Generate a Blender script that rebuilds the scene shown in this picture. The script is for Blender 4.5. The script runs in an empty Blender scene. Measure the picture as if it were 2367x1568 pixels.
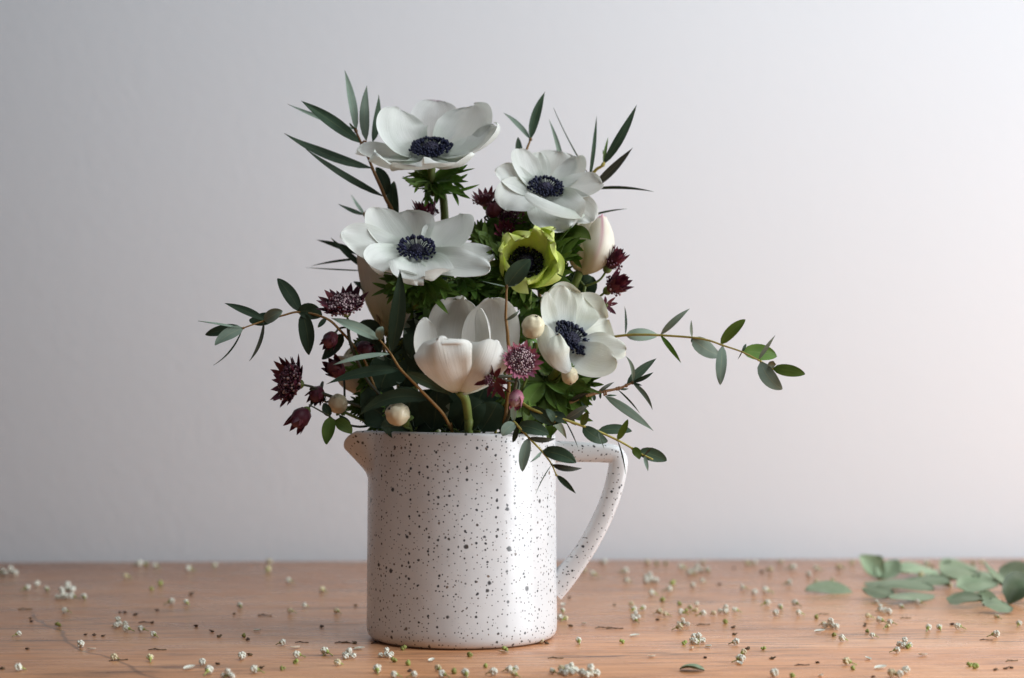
import bpy, bmesh, math, random
from mathutils import Vector, Matrix, Quaternion, noise

# ------------------------------------------------------------------ camera, light, exposure
sc = bpy.context.scene
FPX, DIST, HORIZON, CX = 3520.0, 0.80, 970.0, 1183.5     # focal length and horizon in picture units (2367 wide)
CAMX, CAMZ = 0.02625, 0.1142
cam = bpy.data.objects.new('camera', bpy.data.cameras.new('camera'))
sc.collection.objects.link(cam); sc.camera = cam
cam.location = (CAMX, -DIST, CAMZ); cam.rotation_euler = (math.radians(90), 0, 0)
cam.data.sensor_width = 36; cam.data.lens = 36 * FPX / 2367
cam.data.shift_y = (HORIZON - 784) / 2367
cam.data.clip_start = 0.01; cam.data.clip_end = 50
cam.data.dof.use_dof = True; cam.data.dof.focus_distance = 0.765; cam.data.dof.aperture_fstop = 6.3

w = bpy.data.worlds.new('World'); sc.world = w; w.use_nodes = True
w.node_tree.nodes['Background'].inputs[0].default_value = (0.80, 0.88, 1.0, 1)
w.node_tree.nodes['Background'].inputs[1].default_value = 0.105

def area(name, loc, target, sx, sy, power, col):
    l = bpy.data.lights.new(name, 'AREA'); l.shape = 'RECTANGLE'; l.size = sx; l.size_y = sy
    l.energy = power; l.color = col
    o = bpy.data.objects.new(name, l); sc.collection.objects.link(o)
    o.location = loc
    o.rotation_euler = (Vector(target) - Vector(loc)).to_track_quat('-Z', 'Y').to_euler()
    return o
area('window_light', (4.20, -1.00, 0.70), (0.0, 0.20, 0.12), 2.6, 1.6, 226, (0.88, 0.95, 1.0))
top = area('skylight', (0.60, -0.55, 1.45), (0.12, -0.05, 0.0), 1.3, 1.0, 4.0, (0.90, 0.96, 1.0))
top.data.spread = math.radians(80)

sc.view_settings.view_transform = 'Standard'; sc.view_settings.look = 'None'
sc.view_settings.exposure = 0.10; sc.view_settings.gamma = 1.0
sc.view_settings.use_curve_mapping = False
sc.cycles.max_bounces = 10; sc.cycles.transmission_bounces = 8; sc.cycles.diffuse_bounces = 6
sc.cycles.caustics_reflective = False; sc.cycles.caustics_refractive = False
sc.cycles.use_denoising = True

RNG = random.Random(7)
COL = sc.collection

# ------------------------------------------------------------------ helpers
def at(px, py, Y):
    """a point at depth Y (metres behind the pitcher's axis) seen at picture position px, py"""
    s = (DIST + Y) / FPX
    return Vector((CAMX + (px - CX) * s, Y, CAMZ - (py - HORIZON) * s))

def ground(px, py):
    d = FPX * CAMZ / (py - HORIZON)
    return Vector((CAMX + (px - CX) * d / FPX, d - DIST, 0.0))

# study sheets: origin and scale of the enlarged areas the shapes were measured on
KS = {'1': (628.7, 138.7, .23587), '2': (1091.0, 184.9, .21226), '3': (684.2, 443.8, .21228),
      '4': (1091.0, 499.3, .18277), '5': (434.6, 610.2, .28310), '6': (887.6, 647.2, .23587),
      '7': (1165.0, 647.2, .23587), '8': (1368.4, 684.2, .21875), '9': (1146.5, 906.1, .17968),
      '10': (721.2, 758.2, .16511), '11': (0.0, 1275.9, .35156), '12': (739.7, 1275.9, .35156),
      '13': (1534.8, 1275.9, .35156), '14': (1812.2, 1275.9, .23437), 'p': (0.0, 0.0, 1.0)}
def kp(K, x, y):
    ox, oy, k = KS[K]
    return (ox + x * k, oy + y * k)

def tag(o, label=None, cat=None, group=None, kind=None):
    if label: o['label'] = label
    if cat: o['category'] = cat
    if group: o['group'] = group
    if kind: o['kind'] = kind
    return o

def thing(name, loc, label, cat, group=None):
    o = bpy.data.objects.new(name, None); COL.objects.link(o)
    o.location = loc; o.empty_display_size = 0.01
    return tag(o, label, cat, group)

class MB:
    """collects faces, with UVs and material slots, for one mesh object"""
    def __init__(s): s.v = []; s.f = []; s.m = []; s.uv = []
    def face(s, idx, m=0, uv=None):
        s.f.append(tuple(idx)); s.m.append(m); s.uv.append(uv or [(0, 0)] * len(idx))
    def grid(s, P, m=0, flip=False, wrap=False, uvs=None):
        n, k = len(P), len(P[0]); b = len(s.v)
        for r in P: s.v.extend(r)
        for i in range(n - 1):
            for j in range(k if wrap else k - 1):
                j2 = (j + 1) % k
                q = [b + i * k + j, b + i * k + j2, b + (i + 1) * k + j2, b + (i + 1) * k + j]
                u = [(i / (n - 1), j / (k - 1)), (i / (n - 1), (j + 1) / (k - 1)),
                     ((i + 1) / (n - 1), (j + 1) / (k - 1)), ((i + 1) / (n - 1), j / (k - 1))]
                if flip: q.reverse(); u.reverse()
                s.face(q, m, u)
        return b
    def tube(s, pts, rad, sides=7, m=0, cap=True):
        n = len(pts)
        if not hasattr(rad, '__len__'): rad = [rad] * n
        T0 = (pts[1] - pts[0]).normalized()
        N = T0.orthogonal().normalized(); rows = []
        for i in range(n):
            T = (pts[min(i + 1, n - 1)] - pts[max(i - 1, 0)]).normalized()
            N = (N - N.dot(T) * T)
            N = N.normalized() if N.length > 1e-9 else T.orthogonal().normalized()
            B = T.cross(N)
            rows.append([pts[i] + (N * math.cos(a) + B * math.sin(a)) * rad[i]
                         for a in [2 * math.pi * j / sides for j in range(sides)]])
        b = s.grid(rows, m, wrap=True)
        if cap:
            s.face([b + j for j in range(sides)][::-1], m)
            s.face([b + (n - 1) * sides + j for j in range(sides)], m)
    def ball(s, c, r, nu=6, nv=8, m=0, axis=None, sq=1.0, bump=0.0, seed=0):
        ax = (axis or Vector((0, 0, 1))).normalized(); a = ax.orthogonal().normalized(); bb = ax.cross(a)
        rows = []
        for i in range(nu + 1):
            th = math.pi * i / nu; rows.append([])
            for j in range(nv):
                ph = 2 * math.pi * j / nv
                d = (a * math.cos(ph) + bb * math.sin(ph)) * math.sin(th) + ax * math.cos(th) * sq
                rr = r * (1 + bump * noise.noise(d * 2.3 + Vector((seed, seed * .7, 0)))) if bump else r
                rows[-1].append(c + d * rr)
        s.grid(rows, m, wrap=True, flip=True)
    def build(s, name, mats, parent=None, smooth=True):
        off = Vector((0, 0, 0))
        if parent is not None:
            p = parent
            while p is not None: off = off + Vector(p.location); p = p.parent
        me = bpy.data.meshes.new(name)
        me.from_pydata([tuple(Vector(v) - off) for v in s.v], [], s.f)
        for mm in (mats if isinstance(mats, (list, tuple)) else [mats]): me.materials.append(mm)
        me.polygons.foreach_set('material_index', s.m)
        me.polygons.foreach_set('use_smooth', [smooth] * len(s.f))
        uv = me.uv_layers.new(name='UVMap')
        flat = [c for f in s.uv for u in f for c in u]
        uv.data.foreach_set('uv', flat)
        me.update()
        o = bpy.data.objects.new(name, me); COL.objects.link(o)
        if parent is not None: o.parent = parent
        return o

def crom(pts, n=8):
    P = [Vector(p) for p in pts]
    P = [P[0] * 2 - P[1]] + P + [P[-1] * 2 - P[-2]]
    out = []
    for i in range(1, len(P) - 2):
        a, b, c, d = P[i - 1], P[i], P[i + 1], P[i + 2]
        for k in range(n):
            t = k / n
            out.append(0.5 * ((2 * b) + (c - a) * t + (2 * a - 5 * b + 4 * c - d) * t * t + (3 * b - a - 3 * c + d) * t ** 3))
    out.append(P[-2]); return out

def prof(a, b):
    pk = a / (a + b); mx = pk ** a * (1 - pk) ** b
    return lambda t: max(0.0, (max(t, 0) ** a) * (max(1 - t, 0) ** b) / mx)
LANCE, OVAL, PETAL, BRACT, ROUND = prof(.75, 1.05), prof(.62, .72), prof(.50, .40), prof(.5, .8), prof(.5, .45)

def blade(mb, p0, p1, p2, hw, nh, roll=0.0, pf=LANCE, cup=0.15, nu=10, nv=4, th=.00022,
          ruf=0.0, seed=0.0, m=(0, 1), twist=0.0, tipcurl=0.0, wmin=.03, notch=0.0):
    """a leaf or petal on the curve p0 p1 p2: upper sheet, lower sheet, meeting at the rim"""
    top, bot = [], []
    nh = Vector(nh)
    for i in range(nu + 1):
        t = i / nu if nu < 9 else 1 - (1 - i / nu) ** 1.7
        P = p0 * (1 - t) ** 2 + p1 * 2 * t * (1 - t) + p2 * t * t
        T = ((p1 - p0) * 2 * (1 - t) + (p2 - p1) * 2 * t)
        if T.length < 1e-9: T = p2 - p0
        T.normalize()
        N = nh - nh.dot(T) * T
        if N.length < 1e-5: N = T.orthogonal()
        N.normalize()
        q = Quaternion(T, math.radians(roll + twist * t)); N = q @ N
        S = T.cross(N)
        wd = hw * max(pf(t), wmin if t < .5 else wmin * .4)
        rt, rb = [], []
        for j in range(nv + 1):
            v = -1 + 2 * j / nv
            d = cup * wd * (v * v) + tipcurl * hw * t ** 3
            if ruf:
                d += ruf * hw * (abs(v) ** 1.5 * .6 + t ** 3 * .6) * (noise.noise(Vector((v * 1.7 + seed, t * 2.6, seed * 3.1))) * 2 + .5 * noise.noise(Vector((v * 4.5 + seed, t * 2.0, seed * 1.7))))
            x = P + S * wd * v + N * d
            if notch and t > .8:
                x -= T * hw * notch * ((t - .8) / .2) ** 2 * (noise.noise(Vector((v * 2.2, seed, 1.3))) + .3 * v * v)
            rim = (j == 0 or j == nv or i == 0 or i == nu)
            rt.append(x); rb.append(x if rim else x - N * th)
        top.append(rt); bot.append(rb)
    mb.grid(top, m[0]); mb.grid(bot, m[1], flip=True)

# ------------------------------------------------------------------ materials
def new_mat(name):
    m = bpy.data.materials.new(name); m.use_nodes = True
    nt = m.node_tree; nt.nodes.clear()
    out = nt.nodes.new('ShaderNodeOutputMaterial')
    return m, nt, out
def nd(nt, t, **kw):
    n = nt.nodes.new(t)
    for k, v in kw.items(): setattr(n, k, v)
    return n
def inp(n, **kw):
    for k, v in kw.items(): n.inputs[k.replace('_', ' ')].default_value = v
    return n
def rgb(c): return (c[0], c[1], c[2], 1)
def ramp(nt, src, stops):
    r = nd(nt, 'ShaderNodeValToRGB')
    e = r.color_ramp.elements
    while len(e) > len(stops): e.remove(e[-1])
    while len(e) < len(stops): e.new(1.0)
    for k, (p, c) in enumerate(stops): e[k].position = p; e[k].color = rgb(c)
    nt.links.new(src, r.inputs[0]); return r
def mixc(nt, fac, a, b, mode='MIX'):
    x = nd(nt, 'ShaderNodeMix', data_type='RGBA', blend_type=mode)
    for s, val in ((0, fac), (6, a), (7, b)):
        if isinstance(val, bpy.types.NodeSocket): nt.links.new(val, x.inputs[s])
        elif s == 0: x.inputs[0].default_value = val
        else: x.inputs[s].default_value = rgb(val)
    return x.outputs[2]
def math_(nt, op, a, b=None):
    x = nd(nt, 'ShaderNodeMath', operation=op)
    for s, val in ((0, a), (1, b)):
        if val is None: continue
        if isinstance(val, bpy.types.NodeSocket): nt.links.new(val, x.inputs[s])
        else: x.inputs[s].default_value = val
    return x.outputs[0]

def organic(name, stops, rough=.5, transl=0.25, tint=None, vein=0.0, veinscale=40, bump=.1, midrib=None,
            spots=None, vary=.15, nscale=90, spec=.4, basecol=None, tipcol=None, stripe=None):
    """leaf and petal material: mottled colour, veins along the blade, optional midrib / base / tip pigments"""
    m, nt, out = new_mat(name); L = nt.links.new
    tc = nd(nt, 'ShaderNodeTexCoord'); uvs = nd(nt, 'ShaderNodeSeparateXYZ'); L(tc.outputs['UV'], uvs.inputs[0])
    nz = inp(nd(nt, 'ShaderNodeTexNoise'), Scale=nscale, Detail=3.0); L(tc.outputs['Object'], nz.inputs['Vector'])
    oi = nd(nt, 'ShaderNodeObjectInfo')
    r = ramp(nt, nz.outputs[0], stops); col = r.outputs[0]
    mp = nd(nt, 'ShaderNodeMapping'); L(tc.outputs['UV'], mp.inputs[0]); mp.inputs['Scale'].default_value = (1.6, veinscale, 1)
    vn = inp(nd(nt, 'ShaderNodeTexNoise'), Scale=1.0, Detail=3.0, Roughness=.6); L(mp.outputs[0], vn.inputs['Vector'])
    if vein:
        f = math_(nt, 'MULTIPLY', math_(nt, 'SUBTRACT', vn.outputs[0], .45), vein * 3)
        f = nd_clamp(nt, f)
        col = mixc(nt, f, col, tuple(c * .72 for c in stops[0][1]))
    if basecol:
        f = nd_clamp(nt, math_(nt, 'SUBTRACT', 1.0, math_(nt, 'MULTIPLY', uvs.outputs[0], basecol[1])))
        col = mixc(nt, f, col, basecol[0])
    if tipcol:
        f = nd_clamp(nt, math_(nt, 'MULTIPLY', math_(nt, 'SUBTRACT', uvs.outputs[0], tipcol[1]), tipcol[2]))
        f = nd_clamp(nt, math_(nt, 'MULTIPLY', f, math_(nt, 'ADD', vn.outputs[0], .3)))
        col = mixc(nt, f, col, tipcol[0])
    if stripe:
        f = math_(nt, 'ABSOLUTE', math_(nt, 'SUBTRACT', uvs.outputs[1], .5))
        f = nd_clamp(nt, math_(nt, 'SUBTRACT', 1.0, math_(nt, 'MULTIPLY', f, stripe[1])))
        f = math_(nt, 'MULTIPLY', f, math_(nt, 'ADD', uvs.outputs[0], -.15))
        col = mixc(nt, nd_clamp(nt, f), col, stripe[0])
    if midrib:
        f = math_(nt, 'ABSOLUTE', math_(nt, 'SUBTRACT', uvs.outputs[1], .5))
        f = nd_clamp(nt, math_(nt, 'MULTIPLY', math_(nt, 'SUBTRACT', .028, f), 60))
        col = mixc(nt, math_(nt, 'MULTIPLY', f, .55), col, midrib)
    if spots:
        sp = inp(nd(nt, 'ShaderNodeTexNoise'), Scale=spots[1], Detail=4.0); L(tc.outputs['Object'], sp.inputs['Vector'])
        f = nd_clamp(nt, math_(nt, 'MULTIPLY', math_(nt, 'SUBTRACT', sp.outputs[0], spots[2]), 8))
        col = mixc(nt, f, col, spots[0])
    hv = nd(nt, 'ShaderNodeHueSaturation'); L(col, hv.inputs['Color'])
    L(math_(nt, 'ADD', math_(nt, 'MULTIPLY', oi.outputs['Random'], vary * 2), 1 - vary), hv.inputs['Value'])
    L(math_(nt, 'ADD', math_(nt, 'MULTIPLY', oi.outputs['Random'], vary * .12), .5 - vary * .06), hv.inputs['Hue'])
    col = hv.outputs[0]
    p = inp(nd(nt, 'ShaderNodeBsdfPrincipled'), Roughness=rough); L(col, p.inputs['Base Color'])
    p.inputs['Specular IOR Level'].default_value = spec
    if bump:
        b = inp(nd(nt, 'ShaderNodeBump'), Strength=bump, Distance=.0006)
        L(vn.outputs[0], b.inputs['Height']); L(b.outputs[0], p.inputs['Normal'])
    sh = p.outputs[0]
    if transl:
        t = nd(nt, 'ShaderNodeBsdfTranslucent')
        if tint: L(mixc(nt, 1.0, col, tint, 'MULTIPLY'), t.inputs[0])
        else: L(col, t.inputs[0])
        mx = nd(nt, 'ShaderNodeMixShader'); mx.inputs[0].default_value = transl
        L(sh, mx.inputs[1]); L(t.outputs[0], mx.inputs[2]); sh = mx.outputs[0]
    L(sh, out.inputs[0]); return m
def nd_clamp(nt, s):
    c = nd(nt, 'ShaderNodeClamp'); nt.links.new(s, c.inputs[0]); return c.outputs[0]

M = {}
M['white_petal'] = organic('white_petal', [(.3, (.80, .81, .76)), (.7, (.86, .86, .83))], rough=.55, transl=.46, vein=.24,
                           veinscale=46, bump=.6, vary=.03, spec=.25, basecol=((.70, .74, .66), 3.2))
M['stained_petal'] = organic('stained_petal', [(.3, (.78, .79, .70)), (.7, (.85, .85, .79))], rough=.55, transl=.46, vein=.24,
                             veinscale=46, bump=.6, vary=.03, spec=.25, basecol=((.68, .72, .72), 3.0),
                             tipcol=((.72, .60, .44), .86, 4.5), spots=((.62, .48, .25), 120, .70))
M['blush_petal'] = organic('blush_petal', [(.3, (.80, .80, .77)), (.7, (.85, .85, .83))], rough=.55, transl=.46, vein=.24,
                           veinscale=46, bump=.6, vary=.02, spec=.25, tipcol=((.78, .50, .66), .9, 6))
M['tulip_petal'] = organic('tulip_petal', [(.3, (.82, .80, .74)), (.7, (.87, .86, .83))], rough=.42, transl=.42, vein=.2,
                           veinscale=26, bump=.5, vary=.02, spec=.35, basecol=((.82, .81, .70), 6.0))
M['cream_petal'] = organic('cream_petal', [(.3, (.84, .79, .67)), (.7, (.88, .85, .76))], rough=.45, transl=.34, vein=.08,
                           veinscale=24, bump=.3, vary=.02, basecol=((.78, .68, .46), 3.2), stripe=((.62, .12, .30), 10),
                           tipcol=((.80, .22, .48), .86, 9))
M['creamplain_petal'] = organic('creamplain_petal', [(.3, (.84, .79, .67)), (.7, (.88, .85, .76))], rough=.45, transl=.30, vein=.08,
                           veinscale=24, bump=.3, vary=.02, basecol=((.78, .68, .46), 3.2))
M['dull_petal'] = organic('dull_petal', [(.3, (.68, .63, .52)), (.7, (.76, .72, .63))], rough=.5, transl=.3, vein=.4,
                          veinscale=26, bump=.7, vary=.03, basecol=((.60, .50, .22), 3.0))
M['yellow_petal'] = organic('yellow_petal', [(.3, (.60, .68, .11)), (.7, (.72, .78, .23))], rough=.5, transl=.36, vein=.15,
                            veinscale=30, bump=.4, vary=.05, basecol=((.42, .55, .05), 2.5), tipcol=((.78, .80, .40), .85, 4))
M['euc_top'] = organic('eucalyptus_upper', [(.3, (.026, .048, .026)), (.7, (.044, .073, .043))], rough=.55, transl=.06,
                       tint=(1.0, 1.3, .5), midrib=(.10, .12, .06), vary=.3, spec=.16, veinscale=14, bump=.2)
M['euc_under'] = organic('eucalyptus_underside', [(.3, (.175, .235, .18)), (.7, (.235, .30, .235))], rough=.6, transl=.12,
                         tint=(.9, 1.1, .7), midrib=(.34, .36, .22), vary=.2, spec=.3, veinscale=14, bump=.2)
M['olive_top'] = organic('olive_upper', [(.3, (.045, .050, .034)), (.7, (.07, .07, .048))], rough=.45, transl=.10,
                         midrib=(.22, .2, .1), vary=.2, veinscale=14, bump=.2)
M['green_top'] = organic('fresh_green_upper', [(.3, (.105, .195, .028)), (.7, (.165, .265, .048))], rough=.5, transl=.42,
                         tint=(1.1, 1.2, .4), midrib=(.22, .30, .08), vary=.25, veinscale=16, bump=.25)
M['green_under'] = organic('fresh_green_underside', [(.3, (.12, .22, .06)), (.7, (.17, .28, .09))], rough=.55, transl=.25,
                           tint=(1.1, 1.2, .4), vary=.2, veinscale=16, bump=.2)
M['bract'] = organic('maroon_bract', [(.3, (.085, .013, .027)), (.7, (.16, .025, .050))], rough=.5, transl=.22, vary=.3,
                     veinscale=8, bump=.2, basecol=((.22, .08, .10), 2.0))
M['bract_pink'] = organic('pink_bract', [(.3, (.34, .085, .15)), (.7, (.46, .17, .23))], rough=.5, transl=.25, vary=.3,
                          veinscale=8, bump=.2, basecol=((.55, .42, .40), 1.6))
M['floret_dark'] = organic('astrantia_floret_dark', [(.3, (.07, .015, .03)), (.7, (.15, .05, .07))], rough=.6, transl=0, bump=0, nscale=600)
M['floret_pale'] = organic('astrantia_floret_pale', [(.3, (.42, .27, .30)), (.7, (.62, .48, .47))], rough=.6, transl=0, bump=0, nscale=600)
M['anther'] = organic('navy_anther', [(.3, (.006, .007, .026)), (.7, (.012, .014, .045))], rough=.6, transl=0, bump=0, spec=.3)
M['anther_black'] = organic('black_anther', [(.3, (.006, .007, .010)), (.7, (.016, .018, .016))], rough=.6, transl=0, bump=0, spec=.3)
M['cone'] = organic('seed_cone', [(.4, (.008, .008, .022)), (.6, (.026, .022, .05))], rough=.7, transl=0, bump=.5, veinscale=30, nscale=900)
M['stem_green'] = organic('green_stem', [(.3, (.12, .165, .034)), (.7, (.17, .22, .055))], rough=.5, transl=0, veinscale=8, bump=.2)
M['stem_brown'] = organic('brown_stem', [(.3, (.17, .080, .024)), (.7, (.26, .145, .042))], rough=.55, transl=0, veinscale=8, bump=.3, nscale=160)
M['stem_yellow'] = organic('yellow_stem', [(.3, (.27, .22, .045)), (.7, (.38, .31, .075))], rough=.5, transl=0, veinscale=8, bump=.2, nscale=160)
M['stem_dark'] = organic('dark_stem', [(.3, (.035, .045, .025)), (.7, (.07, .07, .045))], rough=.6, transl=0, veinscale=8, bump=.2)
M['berry'] = organic('cream_berry', [(.3, (.62, .54, .36)), (.7, (.70, .63, .45))], rough=.35, transl=.12, vary=.06, bump=0, nscale=120)
M['berry_eye'] = organic('berry_scar', [(.3, (.03, .025, .015)), (.7, (.07, .05, .03))], rough=.8, transl=0, bump=0)
M['floret_white'] = organic('dried_white_floret', [(.3, (.72, .70, .58)), (.7, (.84, .83, .75))], rough=.7, transl=.15, vary=.08, bump=0, nscale=700)
M['floret_cream'] = organic('dried_cream_floret', [(.3, (.62, .52, .32)), (.7, (.76, .68, .48))], rough=.7, transl=.15, vary=.12, bump=0, nscale=700)
M['calyx'] = organic('calyx_green', [(.3, (.24, .27, .06)), (.7, (.38, .40, .12))], rough=.6, transl=.1, vary=.3, bump=0, nscale=500)
M['crumb'] = organic('dark_crumb', [(.3, (.050, .030, .018)), (.7, (.15, .085, .045))], rough=.8, transl=0, vary=.4, bump=0, nscale=900)
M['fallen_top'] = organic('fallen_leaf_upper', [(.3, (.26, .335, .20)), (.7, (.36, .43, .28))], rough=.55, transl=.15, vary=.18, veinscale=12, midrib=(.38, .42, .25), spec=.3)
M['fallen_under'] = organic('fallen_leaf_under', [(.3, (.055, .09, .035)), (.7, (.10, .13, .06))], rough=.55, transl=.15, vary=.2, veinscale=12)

def ceramic(name, wrap):
    m, nt, out = new_mat(name); L = nt.links.new
    tc = nd(nt, 'ShaderNodeTexCoord'); ob = tc.outputs['Object']
    xyz = nd(nt, 'ShaderNodeSeparateXYZ'); L(ob, xyz.inputs[0]); cb = nd(nt, 'ShaderNodeCombineXYZ')
    if wrap: L(math_(nt, 'MULTIPLY', math_(nt, 'ARCTAN2', xyz.outputs[0], xyz.outputs[1]), .05), cb.inputs[0])
    else: L(math_(nt, 'ADD', xyz.outputs[0], xyz.outputs[1]), cb.inputs[0])
    L(xyz.outputs[2], cb.inputs[1]); ob = cb.outputs[0]
    wob = inp(nd(nt, 'ShaderNodeTexNoise'), Scale=420.0, Detail=1.0); L(ob, wob.inputs['Vector'])
    sub = nd(nt, 'ShaderNodeVectorMath', operation='SUBTRACT'); L(wob.outputs['Color'], sub.inputs[0]); sub.inputs[1].default_value = (.5, .5, .5)
    scl = nd(nt, 'ShaderNodeVectorMath', operation='SCALE'); L(sub.outputs[0], scl.inputs[0]); scl.inputs['Scale'].default_value = .0009
    add = nd(nt, 'ShaderNodeVectorMath', operation='ADD'); L(ob, add.inputs[0]); L(scl.outputs[0], add.inputs[1])
    cl = inp(nd(nt, 'ShaderNodeTexNoise'), Scale=45.0, Detail=2.0); L(ob, cl.inputs['Vector'])
    base = ramp(nt, cl.outputs[0], [(.3, (.60, .60, .605)), (.7, (.65, .65, .655))]).outputs[0]
    col = base; msk = None
    # three sizes of speck; each cell draws its own radius, many draw none
    for scale, rmax, keep in ((92., .15, .46), (190., .155, .70), (380., .17, .80)):
        v = inp(nd(nt, 'ShaderNodeTexVoronoi', feature='F1', voronoi_dimensions='2D'), Scale=scale, Randomness=1.0)
        L(add.outputs[0], v.inputs['Vector'])
        sp = nd(nt, 'ShaderNodeSeparateColor'); L(v.outputs['Color'], sp.inputs[0])
        dens = math_(nt, 'ADD', math_(nt, 'MULTIPLY', cl.outputs[0], .7), keep - .35)
        rad = math_(nt, 'MULTIPLY', math_(nt, 'SUBTRACT', dens, sp.outputs[0]), rmax / .5)
        d = math_(nt, 'MULTIPLY', math_(nt, 'SUBTRACT', math_(nt, 'MINIMUM', rad, rmax), v.outputs['Distance']), 18.)
        d = nd_clamp(nt, d)
        tone = ramp(nt, sp.outputs[1], [(0, (.022, .024, .030)), (.75, (.045, .042, .042)), (1, (.16, .11, .08))]).outputs[0]
        col = mixc(nt, math_(nt, 'MULTIPLY', d, .95 if scale < 500 else .75), col, tone)
    g = nd(nt, 'ShaderNodeNewGeometry')
    p = inp(nd(nt, 'ShaderNodeBsdfPrincipled'), Roughness=.26); L(col, p.inputs['Base Color'])
    p.inputs['Specular IOR Level'].default_value = .5
    lump = inp(nd(nt, 'ShaderNodeTexNoise'), Scale=60.0, Detail=2.0); L(ob, lump.inputs['Vector'])
    b = inp(nd(nt, 'ShaderNodeBump'), Strength=.25, Distance=.0012); L(lump.outputs[0], b.inputs['Height']); L(b.outputs[0], p.inputs['Normal'])
    L(p.outputs[0], out.inputs[0]); return m
M['glaze'] = ceramic('speckled_glaze', True); M['glaze_handle'] = ceramic('speckled_handle_glaze', False)

def clay():
    m, nt, out = new_mat('bare_clay'); L = nt.links.new
    tc = nd(nt, 'ShaderNodeTexCoord')
    nz = inp(nd(nt, 'ShaderNodeTexNoise'), Scale=300.0, Detail=4.0); L(tc.outputs['Object'], nz.inputs['Vector'])
    c = ramp(nt, nz.outputs[0], [(.3, (.40, .25, .16)), (.7, (.55, .38, .27))])
    p = inp(nd(nt, 'ShaderNodeBsdfPrincipled'), Roughness=.8); L(c.outputs[0], p.inputs['Base Color']); L(p.outputs[0], out.inputs[0])
    return m
M['clay'] = clay()

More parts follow.
